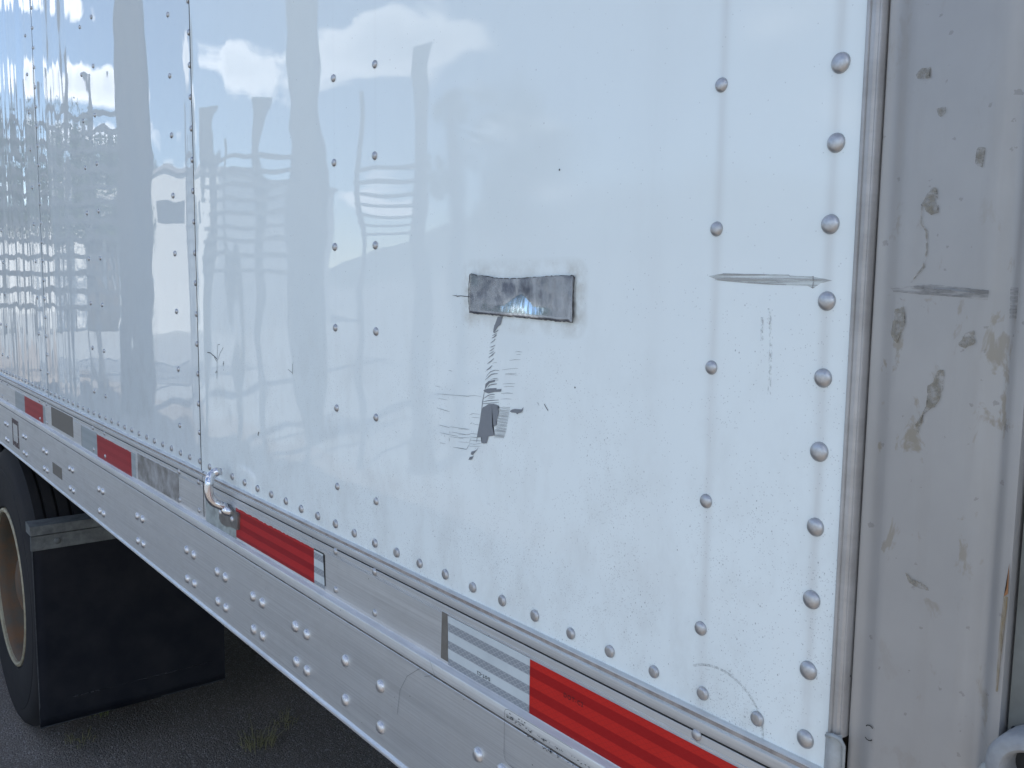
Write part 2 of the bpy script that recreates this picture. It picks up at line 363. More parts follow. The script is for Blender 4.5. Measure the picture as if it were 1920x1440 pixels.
PEB = m_simple('pebble_grey', (.34,.33,.31), .9, 0, 40, .5)

# ------------------------------------------------------------------ setting
def sheet(name, x0, x1, y0, y1, z, m, n=1):
    vs = [(x0+(x1-x0)*i/n, y0+(y1-y0)*j/n, z) for j in range(n+1) for i in range(n+1)]
    fs = [(j*(n+1)+i, j*(n+1)+i+1, (j+1)*(n+1)+i+1, (j+1)*(n+1)+i) for j in range(n) for i in range(n)]
    return link(name, mesh(name, vs, fs), m)
g = sheet('ground', -1500, 1500, -1500, 1500, -.004, CONC); tag(g, 'pale sunlit concrete yard reaching to the horizon', None, kind='structure')
g = sheet('asphalt', -60, 40, -3.4, 14, 0, ASPH); tag(g, 'old dark asphalt parking strip under the trailer', None, kind='structure')
# hills on the horizon
def hills():
    rnd = random.Random(3); vs = []; fs = []; n = 120
    for i in range(n+1):
        a = math.pi*(.98+1.06*i/n)
        h = 30+44*math.exp(-((i-30)/7.0)**2)+16*math.exp(-((i-42)/6.0)**2)+16*math.sin(i*.21)+9*math.sin(i*.53+1)+4*math.sin(i*1.3)+rnd.uniform(-1, 1)
        for r_, k in ((560, 0), (600, .75), (660, 1.0), (760, 0)):
            vs.append((r_*math.cos(a), r_*math.sin(a), -1+h*k))
    for i in range(n):
        for j in range(3): fs.append((i*4+j, i*4+j+1, (i+1)*4+j+1, (i+1)*4+j))
    o = link('hills', fixn(mesh('hills', vs, fs)), HILL, smooth=True); tag(o, 'low wooded hills on the horizon across the yard', None, kind='structure')
hills()

# ------------------------------------------------------------------ the trailer
T = thing('semi_trailer', 'white riveted box trailer with aluminium side rail and red reflective tape', 'trailer', (0,0,0))
YB = 2.55                 # far side of the body
XF = -10.6                # front wall
ZR = Z0+2.72              # roof
def wall_sheet(x0, x1, y, nm='side_sheet', lab=None):
    nx, nz = max(2, int((x1-x0)/.1)), 16; z0 = Z0-.0148
    vs = []; fs = []
    for j in range(nz+1):
        for i in range(nx+1):
            vs.append((x0+(x1-x0)*i/nx, y, z0+(ZR-z0)*j/nz))
    for j in range(nz):
        for i in range(nx): a = j*(nx+1)+i; fs.append((a, a+1, a+nx+2, a+nx+1))
    n = len(vs)
    # a thin folded return so that the sheet has an edge
    vs += [(x0, y, z0), (x0, y, ZR), (x0, y+.0012, ZR), (x0, y+.0012, z0), (x1, y, z0), (x1, y, ZR), (x1, y+.0012, ZR), (x1, y+.0012, z0)]
    fs += [(n, n+3, n+2, n+1), (n+4, n+5, n+6, n+7)]
    o = link(nm, mesh(nm, vs, fs), PANEL, T, smooth=False)
    if lab: o['label'] = lab
    return o
SEAMS = [-.0335, 1.1785]
s_r = wall_sheet(1.1785, 2.3945, 0.0, lab='rearmost white side sheet with foil patch and scraped paint')
s_m = wall_sheet(-.0335, 1.1765, .0016, lab='second white side sheet with mirror like reflections')
s_l = wall_sheet(-1.232, -.0355, .0032, lab='third white side sheet with strongly rippled reflections')
x = -1.232
sheets_more = []
while x > XF+.1:
    x1 = x-.002; x -= 1.197; sheets_more.append(wall_sheet(max(x, XF), x1, .004))
# dark gap of each seam
for s, y, z in ((1.1775, .0009, 0), (-.0345, .0025, 0)):
    m = MB(); m.box(s-.0011, s+.0011, y-.0004-.0009, y, Z0-.0148, ZR); link('seam_gap', m.mesh('seam_gap'), SEAM, s_m)
# body behind the sheets
m = MB(); m.box(XF, 2.392, .006, .03, Z0-.02, ZR); m.box(XF, 2.392, YB-.03, YB, Z0-.02, ZR); link('body_wall', m.mesh('body_wall'), FLOORW, T)
box('roof', (XF, 2.50, .02, YB-.02, ZR, ZR+.03), WALLM, T)
box('top_rail', (XF, 2.405, -.006, .03, ZR-.10, ZR+.02), ALU, T, .002)
box('floor', (XF, 2.45, .03, YB-.03, Z0-.11, Z0-.05), FLOORW, T)
box('front_wall', (XF-.04, XF-.001, 0, YB, Z0-.2, ZR), WALLM, T)
box('rear_door', (2.505, 2.55, .06, YB-.06, Z0-.05, ZR-.03), WALLM, T)
xm = XF+.3; k = 0
cross = MB(); cross.box(-.04, .04, .03, YB-.03, -.21, -.115)
cme = cross.mesh('cross_member')
while xm < 2.3:
    o = link('cross_member', cme, STEEL, T); o.location = (xm, 0, Z0); xm += .305

# --- bottom rail: one extruded profile, upper part and lower part
def extrude(name, prof, x0, x1, m, parent, nx=1, sharp=25):
    vs = []; fs = []; n = len(prof)
    for i in range(nx+1):
        x_ = x0+(x1-x0)*i/nx
        vs += [(x_, y, Z0+z) for y, z in prof]
    for i in range(nx):
        for k in range(n-1): fs.append((i*n+k, i*n+k+1, (i+1)*n+k+1, (i+1)*n+k))
    me = fixn(mesh(name, vs, fs)); smooth_auto(me, sharp)
    # face normals outwards (-y)
    o = link(name, me, m, parent); return o
lip = [(.004,-.0135), (-.0012,-.0137), (-.0042,-.0150), (-.0046,-.0185), (-.0034,-.0205), (-.0030,-.0210), (-.0044,-.0218), (-.0048,-.0265), (-.0040,-.0300), (-.0024,-.0312), (-.0024,-.0322),
       (-.0032,-.0330), (-.0032,-.0385), (-.0024,-.0390), (-.0024,-.0396), (-.0032,-.0401), (-.0032,-.0415), (-.0024,-.0419), (-.0024,-.0424), (-.0032,-.0429), (-.0032,-.0930)]
rail_u_r = extrude('upper_rail', lip, 1.194, 2.3925, ALU, T); rail_u_r['label'] = 'upper strip of the aluminium side rail carrying the red and silver tape'
rail_u_l = extrude('upper_rail', lip, XF, 1.1925, ALU, T)
box('rail_joint', (1.1922, 1.1943, -.0036, .002, Z0-.093, Z0-.0135), SEAM, rail_u_l)
ledge = [(-.0032,-.0930), (-.0032,-.0980), (-.0040,-.0988), (-.0094,-.1008), (-.0100,-.1012)]
extrude('rail_ledge', ledge, XF, 2.3925, ALU_LEDGE, T, sharp=22)
lower = [(-.0100,-.1012), (-.0105,-.1024), (-.0105,-.1136), (-.0092,-.1142), (-.0088,-.1152), (-.0098,-.1162), (-.0102,-.1168), (-.0102,-.2462), (-.0114,-.2478), (-.0130,-.2492), (-.0134,-.2517), (-.0122,-.2537), (-.0094,-.2542), (.06,-.2544)]
rail_low = extrude('lower_rail', lower, XF, 2.3925, ALU, T); rail_low['label'] = 'wide lower face of the side rail studded with paired rivets'
m = MB(); m.box(XF, 2.39, .001, .006, Z0-.248, Z0-.015); link('rail_back', m.mesh('rail_back'), STEEL, T)
# dark strips set in the groove under the ledge and under the lip
GROOVELINE = m_simple('groove_line', (.14,.13,.125), .8, 0, 40, .9, (.04,.035,.03))
m = MB(); m.box(XF, 2.39, -.0101, -.0090, Z0-.1161, Z0-.1143); link('groove_line', m.mesh('groove_line'), GROOVELINE, rail_low)
LIPB = m_simple('pinkish_oxide_edge', (.40,.36,.33), .6, .3, 60, .6, (.12,.10,.09))
m = MB(); m.box(XF, 2.39, -.0049, -.0040, Z0-.0186, Z0-.0158); link('lip_edge', m.mesh('lip_edge'), LIPB, rail_u_r)
m = MB(); m.box(XF, 2.39, -.0034, -.0023, Z0-.0321, Z0-.0312); link('groove_line', m.mesh('groove_line'), SEAM, rail_u_r)

# --- rivets (shared meshes, axis along -y)
def lathe_y(name, prof, n=20):
    vs = []; fs = []
    for r_, y in prof:
        for k in range(n):
            a = 2*math.pi*k/n; vs.append((r_*math.cos(a), y, r_*math.sin(a)))
    for i in range(len(prof)-1):
        for k in range(n): fs.append((i*n+k, i*n+(k+1)%n, (i+1)*n+(k+1)%n, (i+1)*n+k))
    fs.append(tuple((len(prof)-1)*n+k for k in range(n)))
    me = fixn(mesh(name, vs, fs)); smooth_auto(me, 60); return me
def dome(name, r_, h):
    return lathe_y(name, [(r_, .0005), (r_*1.0, -.0003), (r_*.97, -h*.28), (r_*.86, -h*.58), (r_*.66, -h*.82), (r_*.4, -h*.95), (r_*.15, -h)])
def flat(name, r_, h):
    return lathe_y(name, [(r_, .0005), (r_, -h*.35), (r_*.93, -h*.66), (r_*.78, -h*.8), (r_*.70, -h*.82), (r_*.66, -h), (r_*.4, -h*1.05), (r_*.1, -h*1.05)])
RV_BIG, RV_MID, RV_SM, RV_FLAT, RV_RAIL = dome('rivet_dome', .0066, .0036), dome('rivet_dome', .0056, .0032), dome('rivet_dome', .0050, .0030), flat('rivet_flat', .0056, .0030), dome('rivet_dome', .0083, .0052)
for me, mm in ((RV_BIG, RIVET), (RV_MID, RIVET), (RV_SM, RIVET), (RV_FLAT, RIVET), (RV_RAIL, BIGRIVET)): me.materials.append(mm)
nriv = 0
def rivet(me, x, z, y, parent):
    global nriv
    o = bpy.data.objects.new('rivet', me); COL.objects.link(o); o.parent = parent
    o.location = (x+random.uniform(-.0008, .0008), y, Z0+z+random.uniform(-.0008, .0008))
    o.rotation_euler = (random.uniform(-.05, .05), random.uniform(0, 6.28), random.uniform(-.05, .05))
    s = random.uniform(.95, 1.05); o.scale = (s, 1, s); nriv += 1
def own(x): return (s_r, 0.0) if x > 1.178 else (s_m, .0016) if x > -.034 else (s_l, .0032) if x > -1.232 else (sheets_more[0], .004)
for i in range(-18, 47):
    xx = i*.0508
    if i in (24,): pass
    p, y = own(xx); rivet(RV_FLAT, xx, 0, y, p)
def column(x, z0, dz, top, me):
    p, y = own(x); z = z0
    while z < top: rivet(me, x, z, y, p); z += dz
column(2.3772, .0003, .0512, .62, RV_BIG); 
for z in (-.0512*0+.0508, .1535, .2562, .3589, .4616, .5643): rivet(RV_MID, 2.2823, z, 0, s_r)
column(1.7821, .0525, .1023, .85, RV_SM); column(1.6809, .0515, .1028, .90, RV_SM)
column(1.1687, .0508, .05175, .85, RV_SM); column(1.0668, .0511, .1034, .95, RV_SM)
column(.5660, .0513, .1033, 1.05, RV_SM); column(.4665, .0513, .1032, 1.05, RV_SM)
column(-.0284, .0528, .05137, 1.15, RV_SM); column(-.1270, .0544, .10246, 1.15, RV_SM)
column(-.63, .0544, .1028, 1.1, RV_SM); column(-.73, .0544, .1028, 1.1, RV_SM)
for x in (2.2835, 1.7825, 1.680, 1.170, 1.070, .562, .461, -.037, -.13, -.63, -.73):
    for z in (-.0345, -.0870):
        if x > 2 and z < -.05: continue
        rivet(RV_SM, x, z, -.0030, rail_u_r if x > 1.193 else rail_u_l)
for a, b_ in ((-0.6528, -0.6126), (-0.3556, -0.3165), (-0.0675, -0.0274), (0.2396, 0.2738), (0.5247, 0.5588), (0.8218, 0.8570), (1.1200, 1.1561), (1.2695, 1.3047), (1.4201, 1.4552), (1.5712, 1.6063), (1.7177, 1.8081), (2.0063, 2.0475), (2.1980, 2.2382)):
    for x in (a, b_):
        for z in (-.1693, -.2221): rivet(RV_RAIL, x, z, -.0100, rail_low)

# --- corner trim and rear frame post
tp = [(2.3950,0.0020), (2.3950,-0.0013), (2.3960,-0.0023), (2.3976,-0.0024), (2.3984,-0.0013), (2.3990,-0.0013), (2.3997,-0.0025), (2.4020,-0.0026), (2.4028,-0.0016), (2.4034,-0.0011), (2.4044,-0.0013), (2.4050,-0.0006), (2.4053,0.0014), (2.4056,0.0024), (2.4058,0.0300)]
def vext(name, prof, z0, z1, m, parent, sharp=35, nz=1):
    vs = []; fs = []; n = len(prof)
    for j in range(nz+1):
        z = z0+(z1-z0)*j/nz; vs += [(x, y, z) for x, y in prof]
    for j in range(nz):
        for k in range(n-1): fs.append((j*n+k, j*n+k+1, (j+1)*n+k+1, (j+1)*n+k))
    me = mesh(name, vs, fs); smooth_auto(me, sharp); return link(name, me, m, parent)
trim = vext('corner_trim', tp, Z0+.0135, ZR, TRIM, T); trim['label'] = 'narrow ribbed vertical trim strip, weathered and dirty'
# bent lower end of the corner: crumpled tab below the trim
def tab():
    rnd = random.Random(5); nx, nz = 6, 12; vs = []; fs = []
    for j in range(nz+1):
        for i in range(nx+1):
            u, w = i/nx, j/nz
            vs.append((2.3935+.0125*u+.001*math.sin(w*7)*u, -.0012-.0026*math.sin(u*3.1)*(1+.5*math.sin(w*9))+rnd.uniform(-.0004, .0004), Z0+.0135-.10*w+.003*u))
    for j in range(nz):
        for i in range(nx): a = j*(nx+1)+i; fs.append((a, a+nx+1, a+nx+2, a+1))
    o = link('corner_tab', mesh('corner_tab', vs, fs), m_simple('greyish_tab_paint', (.40,.42,.42), .5, 0, 60, .6, (.22,.2,.18)), trim, True)
tab()
m = MB(); m.tube([(2.3955,-.004,Z0+.0125), (2.4015,-.0065,Z0+.016), (2.4065,-.006,Z0+.0155), (2.4085,-.003,Z0+.010), (2.4085,-.002,Z0-.03)], [.0012,.0016,.0018,.0012,.0008], 8)
link('torn_edge', m.mesh('torn_edge'), m_simple('greyish_tab_edge', (.36,.38,.38), .5, 0, 60, .5), trim, True)
pp = [(2.4067,.03), (2.4069,.0050), (2.4078,.0047), (2.4095,.0056), (2.4120,.0062), (2.4150,.0060), (2.4180,.0052), (2.4210,.0042), (2.4235,.0036), (2.4270,.0035), (2.4740,.0035), (2.4785,.0037), (2.4820,.0045), (2.4855,.0069), (2.4890,.0079),
      (2.4920,.0067), (2.4945,.0047), (2.4975,.0039), (2.5020,.0039), (2.5028,.006), (2.5030,.06)]
post = vext('rear_frame_post', pp, Z0-.30, ZR, POST, T, 60); post['label'] = 'stained grey steel corner post beside the white side sheets'
vext('door_edge', [(2.5040,.08), (2.5042,.010), (2.5050,.0085), (2.5600,.0085), (2.5620,.011), (2.5620,.06)], Z0-.05, ZR, m_simple('olive_grey_door_edge', (.17,.175,.16), .7, 0, 20, .6, (.09,.085,.07)), T, 60)
vext('edge_gap', [(2.3990,.029), (2.5045,.029)], Z0-.3, ZR, SEAM, T)
# door hinge lug at the lower right: thick cast half ring
def lug():
    c0 = Vector((2.5265, 0, Z0+.0440)); m = MB(); n = 26
    ro, ri = .0245, .0140
    ring = []
    for i in range(n+1):
        a = R(-40+260*i/n); ca, sa = math.cos(a), math.sin(a)
        sec = [(ri, -.010), (ri+.002, -.0125), (ro-.003, -.0125), (ro, -.009), (ro, .0078), (ri, .0078)]
        ring.append([(c0.x+r_*ca*1.05, y, c0.z+r_*sa) for r_, y in sec])
    vs = [q for g_ in ring for q in g_]; k = 6; fs = []
    for i in range(n):
        for j in range(k): fs.append((i*k+j, i*k+(j+1)%k, (i+1)*k+(j+1)%k, (i+1)*k+j))
    fs += [tuple(range(k)), tuple(n*k+j for j in range(k))]
    m.add(vs, fs)
    me = fixn(m.mesh('hinge_lug')); smooth_auto(me, 50)
    CAST = m_simple('grey_cast_steel', (.33,.335,.34), .6, .1, 90, .5, (.2,.2,.2), .0004)
    o = link('hinge_lug', me, CAST, T); o['label'] = 'thick grey ring shaped hinge lug at the bottom of the post'
    w = MB(); w.tube([(2.494,.006,Z0+.018), (2.4965,.002,Z0+.027), (2.4990,.001,Z0+.0335), (2.5015,.005,Z0+.037)], [.003,.0048,.0045,.003], 10)
    link('weld_bead', w.mesh('weld_bead'), m_simple('weld_bead_grey', (.40,.41,.38), .6, .1, 120, .5, (.22,.22,.2), .0005), o, True)
    d = MB(); d.box(2.508, 2.55, .0050, .0080, Z0+.012, Z0+.062); link('lug_backing', d.mesh('lug_backing'), SEAM, o)
lug()

# --- reflective tape on the rail
YT = -.0032
def strip(name, x0, x1, z0, z1, m, parent, y=YT, skew=(0,0,0,0), lab=None, jag=0.0):
    n = max(1, int((x1-x0)/.006)) if jag else 1
    rnd = random.Random(int(x0*1000)); vs = []; fs = []
    top = [(x0+(x1-x0)*i/n+(skew[3]*(1-i/n)+skew[2]*i/n), z1-(rnd.random()**2*jag if 0 < i < n else 0)) for i in range(n+1)]
    bot = [(x0+(x1-x0)*i/n+(skew[0]*(1-i/n)+skew[1]*i/n), z0) for i in range(n+1)]
    vs += [(p_, y-.00045, Z0+z) for p_, z in bot]+[(p_, y-.00045, Z0+z) for p_, z in top]+[(p_, y, Z0+z) for p_, z in bot]+[(p_, y, Z0+z) for p_, z in top]
    k = n+1
    for i in range(n):
        fs += [(i, i+1, k+i+1, k+i), (2*k+i, 2*k+i+1, i+1, i), (k+i, k+i+1, 3*k+i+1, 3*k+i)]
    fs += [(2*k, 0, k, 3*k), (n, 2*k+n, 3*k+n, k+n)]
    o = link(name, mesh(name, vs, fs), m, parent)
    if lab: o['label'] = lab
    return o
RR, RL = rail_u_r, rail_u_l
strip('reflective_tape', 2.0795, 2.388, -.0975, -.0432, RED, RR, lab='long bright red tape nearest the rear corner', y=YT)
wt = strip('reflective_tape', 1.9405, 2.0790, -.0975, -.0425, WHT, RR, lab='silver striped tape with small upside down lettering')
strip('tape_remnant', 1.9285, 1.9402, -.0945, -.0412, GLUE, RR, skew=(-.002,.001,-.002,0))
rt = strip('reflective_tape', 1.3400, 1.6175, -.0950, -.0462, REDMID, RR, lab='red tape just right of the hook with nicked top edge', jag=.0016)
strip('reflective_tape', 1.6178, 1.6480, -.0950, -.0475, WHT, RR, skew=(0,.0015,-.004,0))
strip('black_tape_edge', 1.6178, 1.6500, -.0475, -.0458, SEAM, RR, skew=(0,0,-.004,0)); strip('black_tape_edge', 1.6475, 1.6498, -.090, -.048, SEAM, RR, skew=(.001,.001,0,-.003))
strip('tape_remnant', 1.2040, 1.3395, -.1000, -.0475, CRACKT, RR, jag=.004, lab='cracked pale tape remnant under the hook')
strip('tape_remnant', .8120, 1.0650, -.0945, -.0405, GLUEW, RL, jag=.001, lab='flaking brown glue patch left of the hook')
strip('reflective_tape', .4930, .7670, -.0985, -.0455, REDFAR, RL, lab='faded red tape under the middle sheet', jag=.001)
strip('reflective_tape', .3480, .4927, -.0965, -.0440, WHTFAR, RL); strip('reflective_tape', .7673, .7960, -.0960, -.0450, WHTFAR, RL)
strip('black_tape_edge', .3462, .3480, -.0965, -.0440, SEAM, RL)
strip('tape_remnant', .0170, .2620, -.0875, -.0355, GLUE, RL, lab='plain brown glue rectangle left of the faded red tape')
strip('reflective_tape', -.3500, -.0900, -.0965, -.0450, REDFAR, RL, lab='short far red tape under the third sheet')
strip('reflective_tape', -.5020, -.3503, -.0965, -.0440, WHTFAR, RL); strip('reflective_tape', -.0897, -.062, -.0945, -.0450, WHTFAR, RL)
strip('reflective_tape', -1.10, -.790, -.0985, -.0430, REDFAR, RL, lab='red tape at the left end of the visible rail')
# remnants on the lower face
strip('tape_remnant', .038, .148, -.2170, -.1855, GLUE, rail_low, y=-.0102, lab='small brown square glue spot on the lower rail')
OUTL = m_mark('flaked_sticker_edge', (.10,.07,.07), (90, 1, 90), .35, .5, .95)
for a, b_, c_, d_ in ((-.537,-.430,-.150,-.135), (-.537,-.430,-.224,-.207), (-.537,-.524,-.207,-.150), (-.448,-.430,-.207,-.150)):
    strip('sticker_outline', a, b_, c_, d_, OUTL, rail_low, y=-.0102)

def text(body, size, x, z, y, m, parent, flip=False, name='printed_text', width=None):
    cu = bpy.data.curves.new(name, 'FONT'); cu.body = body; cu.size = size; cu.align_x = 'CENTER'; cu.align_y = 'CENTER'; cu.extrude = 0; cu.resolution_u = 2; cu.space_character = 1.25; cu.offset = .0001
    o = bpy.data.objects.new(name, cu); COL.objects.link(o)
    dg = bpy.context.evaluated_depsgraph_get(); me = bpy.data.meshes.new_from_object(o.evaluated_get(dg))
    bpy.data.objects.remove(o)
    o = link(name, me, m, parent); o.location = (x, y, Z0+z); o.rotation_euler = (R(90), R(180) if flip else 0, 0)
    return o
text('DOT-C2', .0052, 2.0055, -.0865, YT-.0008, INK, wt, True)
text('DOT-C2', .0062, 2.1420, -.0600, YT-.0008, REDINK, wt)

# clear sticker on lower rail: thin outline and rubbed print
LINE = m_simple('sticker_outline_grey', (.13,.13,.14), .5)
def line(name, pts, w, y, m, parent, closed=False):
    mb = MB(); n = len(pts); vs = []; fs = []
    if isinstance(w, (int, float)): w = [w]*n
    for i, (x_, z_) in enumerate(pts):
        a = pts[max(i-1, 0)]; b_ = pts[min(i+1, n-1)]; tx, tz = b_[0]-a[0], b_[1]-a[1]; l = math.hypot(tx, tz) or 1
        nx_, nz_ = -tz/l*w[i]/2, tx/l*w[i]/2
        vs += [(x_+nx_, y, Z0+z_+nz_), (x_-nx_, y, Z0+z_-nz_)]
    for i in range(n-1): fs.append((2*i, 2*i+1, 2*i+3, 2*i+2))
    return link(name, mesh(name, vs, fs), m, parent)
stk = line('sticker_outline', [(2.15,-.1010), (2.056,-.1010), (2.052,-.1022), (2.0502,-.105), (2.0502,-.150), (2.052,-.1545), (2.057,-.1575), (2.30,-.1575)], .0004, -.0111, LINE, rail_low)
rnd = random.Random(11)
pr = MB()
for k in range(150):
    u = rnd.random(); x_ = 2.053+.20*u**1.4; rows = (-.1045, -.1075, -.1095, -.1175)
    z_ = rnd.choice(rows[:3]) if u < .25 else rnd.choice(rows[2:]+(-.1155,))
    w, h = rnd.uniform(.0006, .0032), rnd.uniform(.0003, .0011)*(1 if u < .5 else .8)
    if u > .25: z_ += rnd.uniform(-.0012, .0012)
    sh = rnd.uniform(-.0006, .0006)
    pr.add([(x_, -.01115, Z0+z_), (x_+w, -.01115, Z0+z_+sh), (x_+w*.8, -.01115, Z0+z_+h+sh), (x_+w*.1, -.01115, Z0+z_+h)], [(0,1,2,3)])
o = link('rubbed_print', pr.mesh('rubbed_print'), INK, rail_low); o['kind'] = 'stuff'
# hair scratches on the lower rail
SCR = m_simple('fine_scratch', (.25,.26,.265), .6)
line('scratch_mark', [(1.895,-.116), (1.868,-.135), (1.852,-.158), (1.846,-.19)], .0006, -.0107, SCR, rail_low)
line('scratch_mark', [(1.915,-.098), (1.925,-.113), (1.905,-.122)], .0005, -.0110, SCR, rail_low)

# --- tarpaulin / rope hook on its plate
def hook():
    pl = MB(); zc = Z0-.068; 
    pts = [(a-1.302, b_+.068) for a, b_ in [(1.28549, -0.05883), (1.27652, -0.06304), (1.27351, -0.0783), (1.28502, -0.08522), (1.30707, -0.08479), (1.32412, -0.08042), (1.34755, -0.08092), (1.35572, -0.07906), (1.35901, -0.05349), (1.35154, -0.05164), (1.33758, -0.0524), (1.32835, -0.04948), (1.3179, -0.04567), (1.29976, -0.04658), (1.2896, -0.05237)]]
    n = len(pts); y0, y1 = -.0036, -.0075; cx = 1.302
    pl.add([(cx+a, y1, zc+b_) for a, b_ in pts]+[(cx+a, y0, zc+b_) for a, b_ in pts], [tuple(range(n))]+[(i, (i+1) % n, n+(i+1) % n, n+i) for i in range(n)])
    me = fixn(pl.mesh('hook_plate'))
    bm = bmesh.new(); bm.from_mesh(me); bmesh.ops.bevel(bm, geom=[e for e in bm.edges if all(abs(v_.co.y-y1) < 1e-6 for v_ in e.verts)], offset=.0012, segments=2, affect='EDGES'); bm.to_mesh(me); bm.free()
    smooth_auto(me, 40)
    hk = link('tie_hook', bpy.data.meshes.new('tie_hook'), None, T)
    bpy.data.objects.remove(hk)
    ctrl = [Vector(p) for p in [(1.3190,.0090,-.0590)]+[(1.3176, -0.009, -0.05562), (1.31402, -0.013, -0.04979), (1.3135, -0.02, -0.04491), (1.31093, -0.028, -0.03969), (1.31019, -0.034, -0.03059), (1.31036, -0.036, -0.01845), (1.31016, -0.035, -0.00682), (1.3059, -0.031, 0.00098), (1.30319, -0.024, 0.00582), (1.30766, -0.016, 0.01019)]]
    pts3 = []
    for i in range(len(ctrl)-1):
        p0, p1, p2, p3 = ctrl[max(i-1, 0)], ctrl[i], ctrl[i+1], ctrl[min(i+2, len(ctrl)-1)]
        for s in range(5):
            u = s/5; q = .5*((2*p1)+(-p0+p2)*u+(2*p0-5*p1+4*p2-p3)*u*u+(-p0+3*p1-3*p2+p3)*u**3); pts3.append(q+Vector((0,0,Z0)))
    pts3.append(ctrl[-1]+Vector((0,0,Z0)))
    N_ = len(pts3); rad = [.0073]*(N_-3)+[.0071,.0066,.0052]
    for q_ in range(8): rad[q_] = .0073+.0034*(1-q_/8)
    mb = MB(); mb.tube(pts3, rad, 16); me2 = mb.mesh('tie_hook'); smooth_auto(me2, 60)
    hk = link('tie_hook', me2, CHROME, T); hk['label'] = 'shiny bent steel hook curling up over the rail'
    link('hook_plate', me, PLATE, hk)
    for a, b_ in [(a-1.302, b_+.068) for a, b_ in [(1.28383, -0.06527), (1.33395, -0.06614)]]:
        me3 = RV_SM.copy(); me3.materials.clear(); me3.materials.append(BIGRIVET)
        o = link('plate_bolt', me3, BIGRIVET, hk); o.location = (cx+a, y1, zc+b_)
hook()

# --- foil patch: crumpled tape, bulging low in the middle, gummy dark rim
def patch():
    top = [(1.9735,.3250), (1.9766,.3256), (1.9851,.3239), (2.0018,.3231), (2.0166,.3212), (2.0337,.3207), (2.0565,.3211), (2.0747,.3221), (2.0924,.3231), (2.1095,.3235), (2.1287,.3237)]
    bot = [(1.9735,.2869), (1.9813,.2863), (2.0051,.2861), (2.0318,.2858), (2.0573,.2851), (2.0756,.2850), (2.0934,.2846), (2.1083,.2837), (2.1217,.2842), (2.1272,.2835)]
    def at(c, x):
        for (a, za), (b_, zb) in zip(c, c[1:]):
            if x <= b_: return za+(zb-za)*max(0, (x-a)/(b_-a))
        return c[-1][1]
    nx, nz = 110, 34; x0, x1 = 1.9737, 2.1280; vs = []; fs = []
    rnd = random.Random(2); ph = [rnd.uniform(0, 6.28) for _ in range(9)]
    for j in range(nz+1):
        for i in range(nx+1):
            u, w = i/nx, j/nz; x_ = x0+(x1-x0)*u; z_ = at(bot, x_)*(1-w)+at(top, x_)*w
            crest = .62-.34*min(1, abs((x_-2.056)/(.026 if x_ < 2.056 else .018)))**1.3
            g = math.exp(-((x_-2.054)/.034)**2)
            if w < crest: d = w/crest
            else: d = max(0, 1-(w-crest)/(1.05-crest))
            dent = .0021*g*(d**1.15)
            fan = math.exp(-((x_-2.066)/.030)**2)*max(0, 1-abs(w-.22)/.30)
            dent += .00016*fan*math.sin((x_-2.056)*1050/(.8+.5*(1-w))+ph[0])
            dent += .00030*math.exp(-((x_-1.999)/.006)**2-((w-.40)/.14)**2)+.0002*math.exp(-((x_-2.119)/.004)**2-((w-.42)/.2)**2)
            dent += .00009*math.sin(x_*170+ph[1]+w*2)*math.sin(w*4+ph[2])+.00003*math.sin(x_*520+ph[3]+w*1.3)+.00010*math.sin(w*9+ph[4]+x_*60)
            edge = min(u/.02, (1-u)/.02, w/.06); e = max(0, min(1, edge))
            vs.append((x_, -.0005-(.0023-dent)*(.72+.28*e), Z0+z_))
    for j in range(nz):
        for i in range(nx): a = j*(nx+1)+i; fs.append((a, a+1, a+nx+2, a+nx+1))
    me = mesh('foil_patch', vs, fs)
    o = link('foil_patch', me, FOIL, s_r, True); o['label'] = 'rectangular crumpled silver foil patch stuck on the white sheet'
    ring = [(x_, z_) for x_, z_ in top]+[(2.1300,.322), (2.1296,.310), (2.1290,.300), (2.1296,.292), (2.1292,.2830)]+[(x_, z_-.0003) for x_, z_ in reversed(bot)]+[(1.9718,.300), (1.9722,.315), (1.9735,.3250)]
    pts = []
    for (a, za), (b_, zb) in zip(ring, ring[1:]):
        n = max(1, int(math.hypot(b_-a, zb-za)/.0022))
        for k in range(n): pts.append((a+(b_-a)*k/n+rnd.uniform(-.0003, .0003), za+(zb-za)*k/n+rnd.uniform(-.00035, .00035)))
    pts.append(ring[-1])
    wd = [rnd.uniform(.0004, .0016)*(1.6 if p_[0] > 2.128 else 1) for p_ in pts]
    line('patch_edge', pts, wd, -.0020, GUM, s_r)
    line('crack_mark', [(1.9411,.3033), (1.9480,.3031), (1.9500,.3026), (1.9564,.3032), (1.9640,.3027), (1.9722,.3027)], [.0002,.0007,.0010,.0006,.0007,.0005], -.0005, INK, s_r)
patch()

